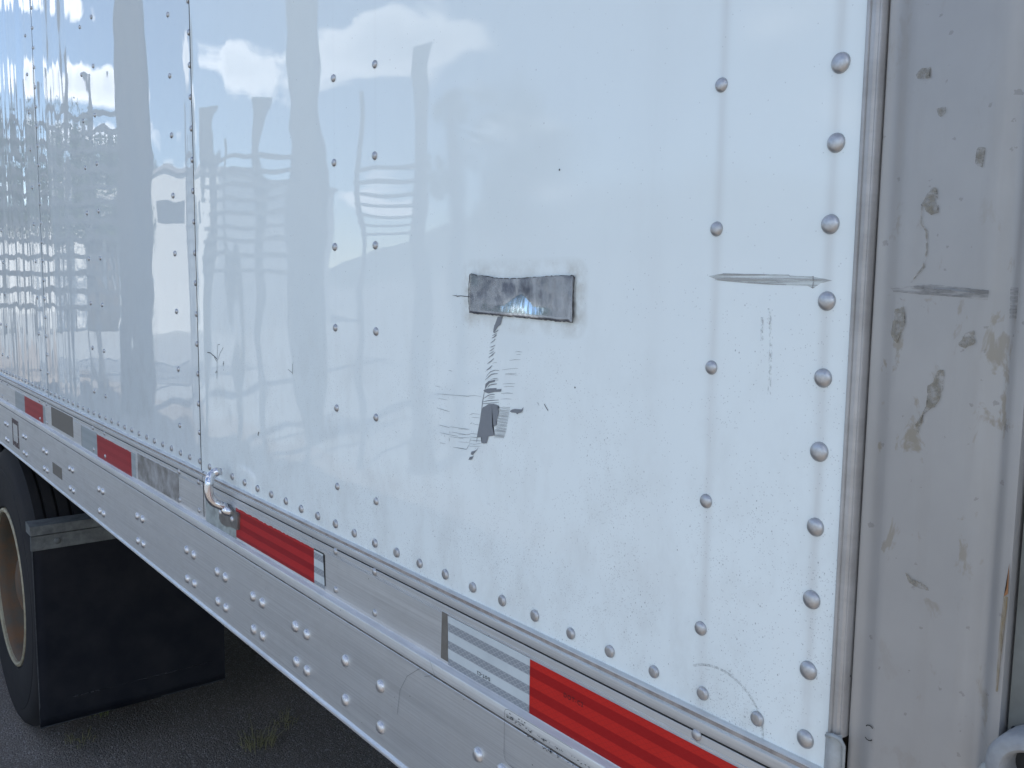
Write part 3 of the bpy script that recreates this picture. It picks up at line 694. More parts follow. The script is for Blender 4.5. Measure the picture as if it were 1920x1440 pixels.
# --- scraped paint below the patch, scuffs, cracks
DGREY = m_simple('bare_grey_primer', (.20,.215,.235), .5, .1, 120, .3, (.25,.26,.275))
LGREY = m_mark('thin_grey_scrape', (.26,.27,.28), (60, 1, 700), .36, .52, .75)
def poly(name, pts, m, parent, y=-.0005, jag=0.0, seed=1):
    rnd = random.Random(seed); out = []
    n = len(pts)
    for i in range(n):
        a, b_ = pts[i], pts[(i+1) % n]; k = max(1, int(math.hypot(b_[0]-a[0], b_[1]-a[1])/.0015)) if jag else 1
        for s in range(k): out.append((a[0]+(b_[0]-a[0])*s/k+rnd.uniform(-jag, jag), a[1]+(b_[1]-a[1])*s/k+rnd.uniform(-jag, jag)*.6))
    me = bpy.data.meshes.new(name); bm = bmesh.new()
    vs = [bm.verts.new((x_, y, Z0+z_)) for x_, z_ in out]; f_ = bm.faces.new(vs); bmesh.ops.triangulate(bm, faces=[f_]); bm.to_mesh(me); bm.free()
    return link(name, me, m, parent)
def interp(path, t_):
    k = t_*(len(path)-1); i = min(int(k), len(path)-2); f_ = k-i
    return tuple(path[i][d]*(1-f_)+path[i+1][d]*f_ for d in (0, 1))
def scrape():
    SOLID = [(2.0186, 0.28393), (2.02654, 0.28462), (2.02339, 0.2764), (2.02075, 0.27507), (2.01878, 0.27376), (2.01349, 0.2686), (2.01146, 0.26849), (2.01235, 0.27223), (2.01338, 0.27515), (2.01666, 0.28019)]
    DASH = [([(2.01188, 0.26786), (2.01604, 0.26901), (2.02016, 0.27097)], 0.00092), ([(2.01016, 0.26514), (2.01373, 0.26607), (2.01727, 0.2678)], 0.00077), ([(2.00952, 0.26247), (2.01357, 0.264), (2.01756, 0.26635)], 0.00108), ([(2.00756, 0.25757), (2.01161, 0.25946), (2.01562, 0.26215)], 0.00077), ([(2.00626, 0.25335), (2.01081, 0.25426), (2.01532, 0.25598)], 0.00069), ([(2.00536, 0.24931), (2.00924, 0.25073), (2.01307, 0.25296)], 0.00069), ([(2.00499, 0.24663), (2.00874, 0.24772), (2.01245, 0.24962)], 0.00054), ([(2.00436, 0.24284), (2.00966, 0.24542), (2.0149, 0.2488)], 0.00092), ([(2.00252, 0.23662), (2.00792, 0.23924), (2.01324, 0.24266)], 0.001), ([(2.00083, 0.22963), (2.00576, 0.23221), (2.01064, 0.2356)], 0.001), ([(2.00033, 0.22298), (2.0047, 0.22712), (2.00833, 0.22921), (2.01483, 0.23108), (2.022, 0.2315)], 0.00066), ([(1.99889, 0.21972), (2.00475, 0.22356), (2.0091, 0.22643), (2.01345, 0.22743), (2.01991, 0.22825)], 0.00082), ([(2.00772, 0.22116), (2.01353, 0.22257), (2.01999, 0.2236)], 0.00049), ([(2.00344, 0.21272), (2.00635, 0.21524), (2.00926, 0.21623), (2.01866, 0.21793)], 0.00099), ([(1.99544, 0.2002), (2.00357, 0.20449), (2.00796, 0.20603), (2.01523, 0.20706)], 0.00082), ([(2.00359, 0.20333), (2.01527, 0.20484)], 0.00049), ([(2.00361, 0.20189), (2.01529, 0.2036)], 0.00041), ([(1.99548, 0.19749), (2.00365, 0.19948), (2.00952, 0.20048), (2.0218, 0.20219)], 0.00082), ([(1.99476, 0.19533), (2.00369, 0.19688), (2.02184, 0.19989)], 0.00074), ([(2.01572, 0.22145), (2.02145, 0.22206)], 0.00041)]
    POLYS = [[(1.99903, 0.21049), (1.99969, 0.21594), (2.00481, 0.21955), (2.01571, 0.22171), (2.01502, 0.21961), (2.00632, 0.21746), (2.00268, 0.21443)], [(1.99651, 0.20933), (2.00346, 0.21182), (2.01801, 0.21371), (2.01803, 0.21239), (2.02588, 0.21362), (2.02521, 0.21092), (2.01375, 0.2093), (2.00501, 0.20706), (1.99907, 0.20761)], [(1.99365, 0.18913), (1.99557, 0.19162), (2.00076, 0.19402), (2.00517, 0.19633), (2.01394, 0.19759), (2.02117, 0.19681), (2.02121, 0.1946), (2.02336, 0.19441), (2.02053, 0.19275), (2.02272, 0.19036), (2.01995, 0.18425), (2.01857, 0.18052), (2.01864, 0.17652), (2.01213, 0.17431), (2.01512, 0.17024), (2.01519, 0.16577), (2.00568, 0.16352), (2.00282, 0.15631), (1.9976, 0.15508), (1.99382, 0.15543), (1.9945, 0.16102), (1.98691, 0.15993), (1.98834, 0.16747), (1.99125, 0.177)], [(1.99009, 0.15075), (1.98557, 0.14591), (1.97868, 0.1402), (1.97556, 0.14063), (1.97708, 0.14367), (1.98479, 0.14625)], [(1.97171, 0.13422), (1.97403, 0.13759), (1.98102, 0.13964), (1.97719, 0.1353)], [(2.0396, 0.19326), (2.04371, 0.19549), (2.04781, 0.1964), (2.05797, 0.19717), (2.0606, 0.19962), (2.05934, 0.19605), (2.05736, 0.1941), (2.05333, 0.19318), (2.05133, 0.19147), (2.04926, 0.19269), (2.04239, 0.19229)]]
    SPINE = [(1.99902, 0.21093), (1.99659, 0.20393), (1.99475, 0.1965), (1.99365, 0.18913), (1.99125, 0.177), (1.98834, 0.16747), (1.98646, 0.15987), (1.98545, 0.15466)]
    HAIR = [([(2.02264, 0.19486), (2.03149, 0.19633), (2.04022, 0.19682)], 0.00025), ([(2.02244, 0.19314), (2.03119, 0.19461), (2.03982, 0.1951)], 0.00025), ([(2.02227, 0.19167), (2.03093, 0.19314), (2.03946, 0.19363)], 0.00041), ([(2.02207, 0.18992), (2.03061, 0.19139), (2.03904, 0.19188)], 0.00016), ([(2.0216, 0.18815), (2.03016, 0.18964), (2.03861, 0.19014)], 0.00041), ([(2.02115, 0.18676), (2.02976, 0.18826), (2.03826, 0.18878)], 0.00025), ([(2.02073, 0.18544), (2.02938, 0.18696), (2.03793, 0.18749)], 0.00041), ([(2.0202, 0.18373), (2.02891, 0.18527), (2.0375, 0.18582)], 0.00041), ([(2.01989, 0.1822), (2.02856, 0.18374), (2.03711, 0.1843)], 0.00025), ([(2.01961, 0.18085), (2.02824, 0.1824), (2.03676, 0.18297)], 0.00025), ([(2.01919, 0.1788), (2.02777, 0.18036), (2.03624, 0.18093)], 0.00041), ([(2.0188, 0.17689), (2.02733, 0.17845), (2.03575, 0.17904)], 0.00016), ([(2.01853, 0.17594), (2.02707, 0.17751), (2.03549, 0.1781)], 0.00016), ([(2.01799, 0.17485), (2.02665, 0.17645), (2.03519, 0.17706)], 0.00016), ([(2.01725, 0.17336), (2.02608, 0.17499), (2.03478, 0.17563)], 0.00025), ([(2.01665, 0.17213), (2.02561, 0.17379), (2.03444, 0.17446)], 0.00041), ([(2.01595, 0.17072), (2.02507, 0.17241), (2.03405, 0.17311)], 0.00041), ([(2.01547, 0.16957), (2.02467, 0.17128), (2.03373, 0.172)], 0.00041), ([(2.0151, 0.16802), (2.02426, 0.16974), (2.03329, 0.17047)], 0.00025), ([(2.01475, 0.16653), (2.02379, 0.16825), (2.03271, 0.16897)], 0.00016), ([(2.01454, 0.16567), (2.02346, 0.16738), (2.03225, 0.16809)], 0.00041), ([(2.0143, 0.16467), (2.02307, 0.16637), (2.03172, 0.16706)], 0.00041), ([(2.01396, 0.16326), (2.02252, 0.16493), (2.03096, 0.16561)], 0.00025), ([(2.0467, 0.25144), (2.0521, 0.25206), (2.05747, 0.252)], 0.00025), ([(2.04879, 0.24902), (2.05216, 0.24951), (2.05552, 0.24932)], 0.00025), ([(2.03796, 0.2425), (2.04651, 0.24391), (2.05495, 0.24462)], 0.00033), ([(2.02625, 0.23247), (2.03915, 0.23453), (2.05177, 0.23587)], 0.00021), ([(2.03126, 0.2281), (2.04098, 0.22908), (2.05055, 0.22936)], 0.00021), ([(2.03194, 0.22903), (2.04061, 0.23026), (2.04916, 0.23078)], 0.00016), ([(2.02791, 0.21863), (2.03769, 0.22013), (2.04732, 0.22092)], 0.00025), ([(2.02937, 0.21598), (2.03775, 0.21732), (2.04601, 0.21795)], 0.00016), ([(2.02524, 0.20916), (2.03474, 0.2105), (2.04409, 0.21112)], 0.00041), ([(2.02463, 0.20338), (2.03345, 0.20469), (2.04214, 0.20528)], 0.00025), ([(2.08013, 0.20649), (2.08177, 0.20546), (2.08341, 0.20377)], 0.00041), ([(2.0111, 0.23775), (2.01471, 0.23874), (2.0183, 0.23901)], 0.00016), ([(1.95269, 0.19947), (1.97015, 0.20067), (1.98099, 0.20246), (1.99391, 0.20229)], 0.00021), ([(1.97273, 0.18129), (1.97892, 0.18352), (1.99039, 0.18401)], 0.00033), ([(1.97664, 0.17928), (1.99044, 0.18055)], 0.00025), ([(1.97439, 0.17252), (1.97749, 0.17385)], 0.00049), ([(1.97827, 0.17349), (1.98291, 0.17271), (1.98978, 0.17316)], 0.00021), ([(1.95303, 0.16407), (1.9729, 0.16629)], 0.00029), ([(1.95308, 0.15841), (1.97062, 0.1604), (1.97685, 0.16257), (1.98763, 0.16325)], 0.00041), ([(1.97378, 0.15852), (1.98462, 0.1596), (1.99525, 0.16149)], 0.00049), ([(1.95312, 0.1551), (1.97301, 0.15748)], 0.00021), ([(1.97382, 0.15527), (1.98466, 0.15611), (1.99455, 0.15755)], 0.00041), ([(1.97386, 0.15155), (1.98164, 0.15197), (1.99534, 0.1552)], 0.00033), ([(1.95323, 0.14375), (1.96764, 0.14454), (1.97309, 0.15051)], 0.00041), ([(1.97311, 0.14865), (1.99236, 0.15155)], 0.00033), ([(1.95316, 0.15037), (1.97228, 0.15244)], 0.00016), ([(1.97231, 0.14992), (1.97459, 0.15585), (1.97612, 0.15839)], 0.00033), ([(1.91273, 0.197), (1.93304, 0.19816), (1.97172, 0.20038)], 0.00034), ([(1.90923, 0.20536), (1.91953, 0.20482)], 0.00026), ([(1.91281, 0.1815), (1.92476, 0.18097), (1.93716, 0.18034)], 0.00043), ([(1.91635, 0.16348), (1.92994, 0.16335), (1.9373, 0.16318)], 0.00043), ([(1.93729, 0.16433), (1.97212, 0.16619)], 0.00038), ([(1.91811, 0.15535), (1.93669, 0.15563), (1.95311, 0.15623)], 0.00038), ([(1.91818, 0.14426), (1.9294, 0.14476)], 0.00043), ([(1.94342, 0.14321), (1.96606, 0.14458)], 0.00051), ([(1.9345, 0.22447), (1.94109, 0.22389)], 0.00043), ([(1.91447, 0.19234), (1.93308, 0.19245)], 0.00026), ([(1.93998, 0.15896), (1.96589, 0.16011)], 0.00034), ([(1.93671, 0.15371), (1.96276, 0.15498)], 0.00031), ([(1.93605, 0.15266), (1.93675, 0.14854)], 0.00068), ([(1.93733, 0.15955), (1.93768, 0.15711)], 0.00051)]
    rnd = random.Random(21)
    def strokes(items, y, taper):
        mb = MB()
        for pts, w in items:
            fine = []
            for (a, za), (b_, zb) in zip(pts, pts[1:]): fine += [(a+(b_-a)*k/3, za+(zb-za)*k/3) for k in range(3)]
            fine.append(pts[-1]); n = len(fine); vs = []
            for i, (x_, z_) in enumerate(fine):
                p_, q_ = fine[max(i-1, 0)], fine[min(i+1, n-1)]; tx, tz = q_[0]-p_[0], q_[1]-p_[1]; l = math.hypot(tx, tz) or 1
                u = i/(n-1); ww = max(w, .00030)*(math.sin(math.pi*(.10+.86*(1-u)))**.6 if taper else .35+.65*math.sin(math.pi*(.08+.84*u)))*rnd.uniform(.8, 1.15)/2
                vs += [(x_-tz/l*ww, y, Z0+z_+tx/l*ww), (x_+tz/l*ww, y, Z0+z_-tx/l*ww)]
            mb.add(vs, [(2*k, 2*k+1, 2*k+3, 2*k+2) for k in range(n-1)])
        return mb
    o = link('scrape_dash', strokes(DASH, -.0005, True).mesh('scrape_dash'), DGREY, s_r); o['kind'] = 'stuff'; o['label'] = 'trail of short grey chatter scrapes running down from the patch'
    poly('scrape_mark', SOLID, DGREY, s_r, -.00045, .0002, 2)
    for k, P in enumerate(POLYS):
        q = poly('scrape_mark', P, DGREY, s_r, -.0005-.00005*k, .00008, 3+k)
        if k == 2: q['label'] = 'largest dark grey bare patch of scraped paint'
    line('scrape_spine', SPINE, [.0004,.0007,.0009,.0009,.0010,.0010,.0008,.0004], -.00046, DGREY, s_r)
    poly('thin_scrape', [(2.0203,.1945), (2.0395,.1972), (2.0362,.1830), (2.0345,.1745), (2.0303,.1652), (2.0150,.1657), (2.0165,.1760)], m_mark('thin_grey_scrape', (.45,.46,.47), (3, 1, 330), .40, .62, .35), s_r, -.0004)['label'] = 'faint lined scrape right of the dark bare patch'
    o = link('hairline_scratches', strokes(HAIR, -.00048, False).mesh('hairline_scratches'), SCR, s_r); o['kind'] = 'stuff'; o['label'] = 'thin dark hairline scratches around the scrape'
scrape()
SCUFF = m_mark('long_scuff', (.37,.365,.335), (12, 1, 420), .34, .64, .85)
SOFTL = m_mark('soft_scuff_line', (.31,.305,.285), (60, 1, 900), .35, .6, .7)
poly('scuff_mark', [(2.2768,.3238), (2.2901,.3257), (2.3467,.3245), (2.3655,.3235), (2.3736,.3223), (2.3802,.3211), (2.3718,.3193), (2.3659,.3156), (2.3618,.3174), (2.3341,.3178), (2.3114,.3188), (2.2864,.3206)], SCUFF, s_r)['label'] = 'long horizontal pointed scuff near the rear rivet column'
line('scuff_mark', [(2.2901,.3256), (2.3467,.3246), (2.3477,.3236), (2.3660,.3233)], .0006, -.00055, SOFTL, s_r)
line('scuff_mark', [(2.283,.3211), (2.30,.3199), (2.335,.3184), (2.345,.3180)], .0005, -.00055, SOFTL, s_r)
line('scuff_mark', [(2.3655,.3240), (2.3662,.3200), (2.3655,.3160)], .0012, -.0006, SOFTL, s_r)
DOTS = m_mark('dotted_drip', (.46,.46,.45), (500, 1, 160), .46, .64, .5)
line('drip_mark', [(2.3319,.3014), (2.3340,.2820), (2.3346,.2745), (2.3350,.2404)], .0026, -.0005, DOTS, s_r)
line('drip_mark', [(2.3262,.2950), (2.3268,.2780)], .0022, -.0005, DOTS, s_r)
RING = m_mark('ring_stain', (.24,.24,.23), (420, 1, 420), .38, .66, .45)
ra = [(2.300+.0435*math.cos(R(a))*.98+.0, -.012+.0375*math.sin(R(a))) for a in range(-25, 128, 6)]
line('ring_stain', [(2.303+(x_-2.303), z_) for x_, z_ in ra], .0020, -.0005, RING, s_r)
for pts, w in (([(1.2215,.1950), (1.2358,.1951), (1.2440,.1925), (1.2518,.1912), (1.2651,.1869)], .0013), ([(1.2786,.2119), (1.2690,.2105), (1.2647,.1810), (1.2629,.1544)], .0008), ([(1.2938,.2077), (1.2800,.1981), (1.2680,.1850)], .0006),
               ([(1.2520,.1895), (1.2640,.1830)], .0008), ([(1.5522,.2018), (1.5517,.1868)], .0008), ([(1.5374,.1926), (1.5506,.1887)], .0006), ([(1.4310,.0886), (1.4285,.0865), (1.4274,.0827)], .0020), ([(2.0905,.2060), (2.0960,.2005)], .0007)):
    line('crack_mark', pts, w, -.0005, INK, s_r)
line('drip_mark', [(1.2930,.1860), (1.2919,.1657)], .003, -.0005, m_mark('crack_dots', (.03,.03,.03), (400,1,150), .52, .56, .9), s_r)
line('drip_mark', [(1.256,.164), (1.262,.166), (1.266,.164)], .003, -.0005, m_mark('crack_dots', (.03,.03,.03), (400,1,250), .50, .56, .9), s_r)
# dark dots high on the sheet
for x_, z_, r_ in ((2.1290,.5600,.0016), (2.1590,.5580,.0018), (2.1060,.4170,.0011), (2.132,.2255,.0009)):
    poly('chip_mark', [(x_+r_*math.cos(a)*random.uniform(.7, 1.1), z_+r_*math.sin(a)*random.uniform(.7, 1.1)) for a in [k*.9 for k in range(7)]], INK, s_r)

# --- stains on the rear post
TAN = m_mark('tan_stain', (.225,.195,.135), (210, 1, 190), .36, .58, .6, .6, 0)
RUST = m_mark('rust_stain', (.30,.13,.045), (300, 1, 120), .25, .45, .95)
RUSTY = m_mark('pale_rust_run', (.25,.17,.06), (400, 1, 40), .30, .60, .7)
PSC = m_mark('post_scuff', (.16,.155,.145), (45, 1, 260), .38, .64, .65)
YP = .0026
for k, pts in enumerate((
  [(2.4525,0.2676), (2.4562,0.2680), (2.4560,0.2550), (2.4539,0.2472), (2.4445,0.2384), (2.4429,0.2270), (2.4403,0.2322), (2.4434,0.2382), (2.4478,0.2465), (2.4471,0.2574), (2.4507,0.2610)],
  [(2.4361,0.3674), (2.4410,0.3766), (2.4442,0.3774), (2.4459,0.3668), (2.4463,0.3615), (2.4420,0.3608), (2.4397,0.3629)],
  [(2.4277,0.4454), (2.4309,0.4485), (2.4357,0.4481), (2.4361,0.4418), (2.4290,0.4430)],
  [(2.4411,0.4235), (2.4464,0.4238), (2.4473,0.4196), (2.4437,0.4180)],
  [(2.4401,0.1376), (2.4443,0.1353), (2.4536,0.1332), (2.4554,0.1303), (2.4503,0.1300), (2.4433,0.1315)],
  [(2.4673,0.2906), (2.4722,0.2925), (2.4732,0.2857), (2.4683,0.2817), (2.4634,0.2837)],
  [(2.4232,0.3033), (2.4291,0.3052), (2.4301,0.2925), (2.4252,0.2817), (2.4213,0.2866)],
  [(2.4673,0.3983), (2.4712,0.3973), (2.4702,0.3865), (2.4663,0.3885)],
  [(2.4310,0.5079), (2.4350,0.5099), (2.4359,0.5030), (2.4320,0.5011)])):
    poly('stain_mark', pts, TAN, post, YP, .0006, 30+k)
line('stain_mark', [(2.4361,0.3674), (2.4363,0.3557), (2.4399,0.3513), (2.4410,0.3395), (2.4394,0.3297), (2.4320,0.3199)], [.0012,.0008,.0012,.0010,.0014,.0006], YP, TAN, post)
poly('scuff_mark', [(2.4176,0.3180), (2.4280,0.3176), (2.4448,0.3191), (2.4556,0.3182), (2.4661,0.3172), (2.4790,0.3160), (2.4790,0.3103), (2.4665,0.3115), (2.4539,0.3123), (2.4385,0.3128), (2.4271,0.3140), (2.4213,0.3141)], PSC, post, YP, .0003, 50)['label'] = 'dark horizontal scuff across the grey post'
line('scuff_mark', [(2.4467,0.3168), (2.4575,0.3162), (2.4712,0.3145)], [.0007,.0012,.0005], YP-.0002, LGREY, post)
poly('stain_mark', [(2.5011,0.1597), (2.5015,0.1438), (2.5015,0.1411), (2.4994,0.1390), (2.5006,0.1445)], RUST, post, .0030, 0, 51)['label'] = 'orange rust spot on the post edge'
poly('stain_mark', [(2.4991,0.1393), (2.5017,0.1394), (2.5014,0.1199), (2.5001,0.1065), (2.4999,0.0810), (2.4988,0.0810), (2.4984,0.1147)], RUSTY, post, .0031, 0, 52)
poly('scuff_mark', [(2.4898,0.3180), (2.4937,0.3180), (2.4942,0.3003), (2.4903,0.3003)], PSC, post, .0050, .0003, 53)
for s in (1, -1): line('scuff_mark', [(2.4240+.0022*math.cos(R(a))-.0016, .0235+s*.0038+.0014*math.sin(R(a))*s) for a in range(0, 190, 30)], .0007, YP, SEAM, post)

# --- wheels, mud flap, running gear
def lathe_part(name, prof, m, parent, n=72, ang=30):
    vs = []; fs = []
    for r_, y in prof:
        for k in range(n): a = 2*math.pi*k/n; vs.append((r_*math.cos(a), y, r_*math.sin(a)))
    for i in range(len(prof)-1):
        for k in range(n): fs.append((i*n+k, i*n+(k+1) % n, (i+1)*n+(k+1) % n, (i+1)*n+k))
    me = fixn(mesh(name, vs, fs)); smooth_auto(me, ang); o = link(name, me, m, parent); return o
def wheel(cx, y0, cz, sgn=1, first=None):
    w = bpy.data.objects.new('wheel', None); COL.objects.link(w); w.parent = T; w.location = (cx, y0, cz)
    if sgn < 0: w.rotation_euler = (0, 0, math.pi)
    if first:
        for ch in first.children:
            c2 = ch.copy(); COL.objects.link(c2); c2.parent = w
        return w
    tread = [(.508,.030)]
    y = .030
    for k in range(5):
        y2 = y+.030; tread += [(.512,y+.003), (.512,y2)]
        if k < 4: tread += [(.500,y2+.001), (.500,y2+.009), (.512,y2+.010)]
        y = y2+.010
    prof = [(.290,.020), (.300,.006), (.330,.000), (.400,-.003), (.440,-.001), (.443,.001), (.447,.000), (.478,.005), (.497,.015)]+tread+[(.497,.245), (.478,.255), (.40,.262), (.30,.255), (.285,.24)]
    lathe_part('tyre', prof, RUBBER, w, 96)
    rim = lathe_part('rim', [(.276,.014), (.268,.022), (.262,.040), (.258,.070), (.245,.10), (.232,.13), (.228,.180), (.205,.186), (.150,.170), (.135,.168), (.125,.130), (.110,.110), (.095,.045), (.06,.035), (.001,.035)], RIMM, w)
    lathe_part('rim_edge', [(.293,.016), (.292,.006), (.284,.002), (.277,.006), (.276,.016)], BEAD, w)
    for k in range(10):
        a = 2*math.pi*k/10; mb = MB(); mb.tube([(.142*math.cos(a),.170,.142*math.sin(a)), (.142*math.cos(a),.130,.142*math.sin(a))], .016, 6)
        link('wheel_nut', mb.mesh('wheel_nut'), RIMM, w)
    lathe_part('tyre_inner', [(.30,.30), (.40,.292), (.478,.298), (.497,.31), (.512,.33), (.512,.50), (.497,.52), (.40,.55), (.25,.55)], RUBBER, w)
    return w
WZ = .512
w0 = wheel(-.955, .016, WZ)
for cx in (-.955, -2.20):
    if cx < -1: wheel(cx, .016, WZ, first=w0)
    wheel(cx, YB-.016, WZ, -1, first=w0)
    m = MB(); m.tube([(cx, .30, WZ), (cx, YB-.30, WZ)], .065, 16); link('axle', m.mesh('axle'), STEEL, T, True)
for y in (.72, YB-.72):
    box('slider_rail', (-3.3, -.30, y-.05, y+.05, Z0-.42, Z0-.215), STEEL, T)
box('bogie_beam', (-.40, -.32, .6, YB-.6, Z0-.46, Z0-.22), STEEL, T); box('bogie_beam', (-1.62, -1.5, .3, YB-.3, Z0-.52, Z0-.40), STEEL, T)
box('rear_sill', (2.38, 2.50, .04, YB-.04, Z0-.40, Z0-.10), STEEL, T)
for y in (.55, YB-.65): box('bumper_leg', (2.36, 2.44, y, y+.08, .55, Z0-.30), STEEL, T)
box('rear_bumper', (2.34, 2.44, .08, YB-.08, .50, .60), STEEL, T, .008)

FLAPE = m_simple('scuffed_rubber_edge', (.075,.08,.085), .7, 0, 40, .9, (.02,.02,.022))
def flap(y0, y1):
    xf = -.440; zt, zb = Z0-.552, Z0-1.156; nx, nz = 20, 20; vs = []; fs = []
    for j in range(nz+1):
        for i in range(nx+1):
            u, w = i/nx, j/nz; vs.append((xf+.006*math.sin(u*2.6+.3)*w, y0+(y1-y0)*u, zt+(zb-zt)*w-.006*u*w))
    n = len(vs)
    for j in range(nz):
        for i in range(nx): a = j*(nx+1)+i; fs.append((a, a+1, a+nx+2, a+nx+1))
    vs += [(x_-.008, y_, z_) for x_, y_, z_ in vs]
    fs += [tuple(q+n for q in f_[::-1]) for f_ in fs]
    b0 = nz*(nx+1)
    fs += [(b0+i, b0+i+1, n+b0+i+1, n+b0+i) for i in range(nx)]+[(j*(nx+1), (j+1)*(nx+1), n+(j+1)*(nx+1), n+j*(nx+1)) for j in range(nz)]
    f_ = link('mud_flap', mesh('mud_flap', vs, fs), FLAPM, T, True); f_['label'] = 'large black rubber mud flap behind the wheel'
    box('flap_strip', (xf-.004, xf+.006, y0-.003, y1+.003, Z0-.560, Z0-.512), FLAPBAR, f_, .001)
    m = MB(); m.add([(xf-.06,y0-.004,Z0-.474), (xf-.06,y1+.004,Z0-.474), (xf+.012,y1+.004,Z0-.478), (xf+.012,y0-.004,Z0-.478), (xf+.012,y0-.004,Z0-.508), (xf+.012,y1+.004,Z0-.508), (xf-.06,y0-.004,Z0-.508), (xf-.06,y1+.004,Z0-.508)],
              [(0,3,2,1), (3,4,5,2), (0,6,4,3), (1,2,5,7), (4,6,7,5)])
    link('flap_angle', m.mesh('flap_angle'), FLAPBAR, f_)
    me3 = RV_RAIL.copy(); me3.materials.clear(); me3.materials.append(FLAPBAR)
    for yy in (y0+.075, (y0+y1)/2, y1-.075):
        o = link('flap_bolt', me3, None, f_); o.location = (xf+.006, yy, Z0-.536); o.rotation_euler = (0, 0, R(90)); o.scale = (1.3, 1.2, 1.3)
    m = MB(); m.box(xf+.0002, xf+.0016, y0-.0006, y0+.0018, zb+.01, zt); m.box(xf-.002, xf+.0016+.004, y0, y1, zb-.0025, zb-.0006)
    link('flap_edge', m.mesh('flap_edge'), FLAPE, f_)
    # moulded border line of the flap
    g_ = MB(); g_.box(xf+.0005, xf+.0065, y0+.10, y1-.05, zb+.078, zb+.0800); link('flap_moulding', g_.mesh('flap_moulding'), m_mark('flap_crease', (.05,.05,.058), (1, 14, 60), .35, .6, .8), f_)
    m = MB(); m.box(xf-.25, xf-.06, y0+.25, y0+.31, Z0-.50, Z0-.45); link('flap_bracket', m.mesh('flap_bracket'), STEEL, f_)
flap(.012, .632); flap(YB-.632, YB-.012)
print('rivets', nriv)

BLOCKER = thing('semi_trailer', 'unseen second box trailer added to darken the ground under the first one', 'trailer', (0, 3.25, 0))  # added out of view to keep far-side light off the ground beneath
box('body_wall', (-11, 2.9, 0, 2.55, 1.12, 4.05), WALLM, BLOCKER); box('lower_rail', (-11, 2.9, -.02, 2.57, 1.0, 1.12), ALU, BLOCKER)
box('blocker_skirt', (-7.5, .9, .04, .07, .28, 1.0), WALLM, BLOCKER)
for cx in (-.6, 1.6):
    w_ = wheel(cx, .016, WZ, first=w0); w_.parent = BLOCKER
# ------------------------------------------------------------------ weeds and gravel under the rail
def tuft(x, y, n, h, m, label, spread=.05, seed=1, heads=True):
    rnd = random.Random(seed); mb = MB()
    for k in range(n):
        a = rnd.uniform(0, 6.28); r_ = spread*rnd.random(); bx, by = r_*math.cos(a), r_*math.sin(a); hh = h*rnd.uniform(.35, 1); lean = rnd.uniform(.1, .8)*hh
        pts = [(bx, by, 0), (bx+lean*.25*math.cos(a), by+lean*.25*math.sin(a), hh*.5), (bx+lean*math.cos(a), by+lean*math.sin(a), hh)]
        mb.tube(pts, [.0014, .0010, .0004], 4)
        for q in range(5 if heads else 2):
            u = rnd.uniform(.3, 1); p = Vector(pts[0]).lerp(Vector(pts[2]), u); s = rnd.uniform(.004, .010); b_ = rnd.uniform(0, 6.28)
            d = Vector((math.cos(b_), math.sin(b_), rnd.uniform(-.2, .6)))*s; e = Vector((-math.sin(b_), math.cos(b_), 0))*s*.35
            mb.add([p, p+d*.5+e, p+d, p+d*.5-e], [(0,1,2,3)])
    o = link('weed', mb.mesh('weed'), m); o.location = (x, y, 0); tag(o, label, 'plant'); return o
tuft(-.214, .66, 46, .075, WEEDY, 'dry yellowish weed tuft on asphalt under the middle of the rail', .06, 1)
tuft(-.30, .80, 16, .05, WEEDY, 'sparse dry weed sprig just behind the larger yellowish tuft', .05, 2)
tuft(-.976, .335, 14, .13, WEED, 'tall thin green weed below the mud flap bottom edge', .02, 3, False)
tuft(-.80, .28, 26, .055, WEED, 'low green weed clump in asphalt crack at bottom left', .05, 4)
tuft(-.62, .17, 20, .035, WEEDY, 'tiny sparse weed at the bottom left corner of the asphalt', .05, 5)
rnd = random.Random(9); mb = MB()
for k in range(6000):
    x_, y_ = rnd.uniform(-1.9, .3), rnd.uniform(-.5, 1.4); s = rnd.uniform(.0012, .0036)
    p = [Vector((x_+s*math.cos(a)*rnd.uniform(.7, 1.2), y_+s*math.sin(a)*rnd.uniform(.7, 1.2), -.0005)) for a in (0, 1.57, 3.14, 4.71)]; t_ = Vector((x_+rnd.uniform(-1, 1)*s*.3, y_, s*.7))
    mb.add(p+[t_], [(0,1,4), (1,2,4), (2,3,4), (3,0,4)])
o = link('gravel', mb.mesh('gravel'), PEB); tag(o, 'loose fine gravel scattered on the asphalt', None, kind='stuff')

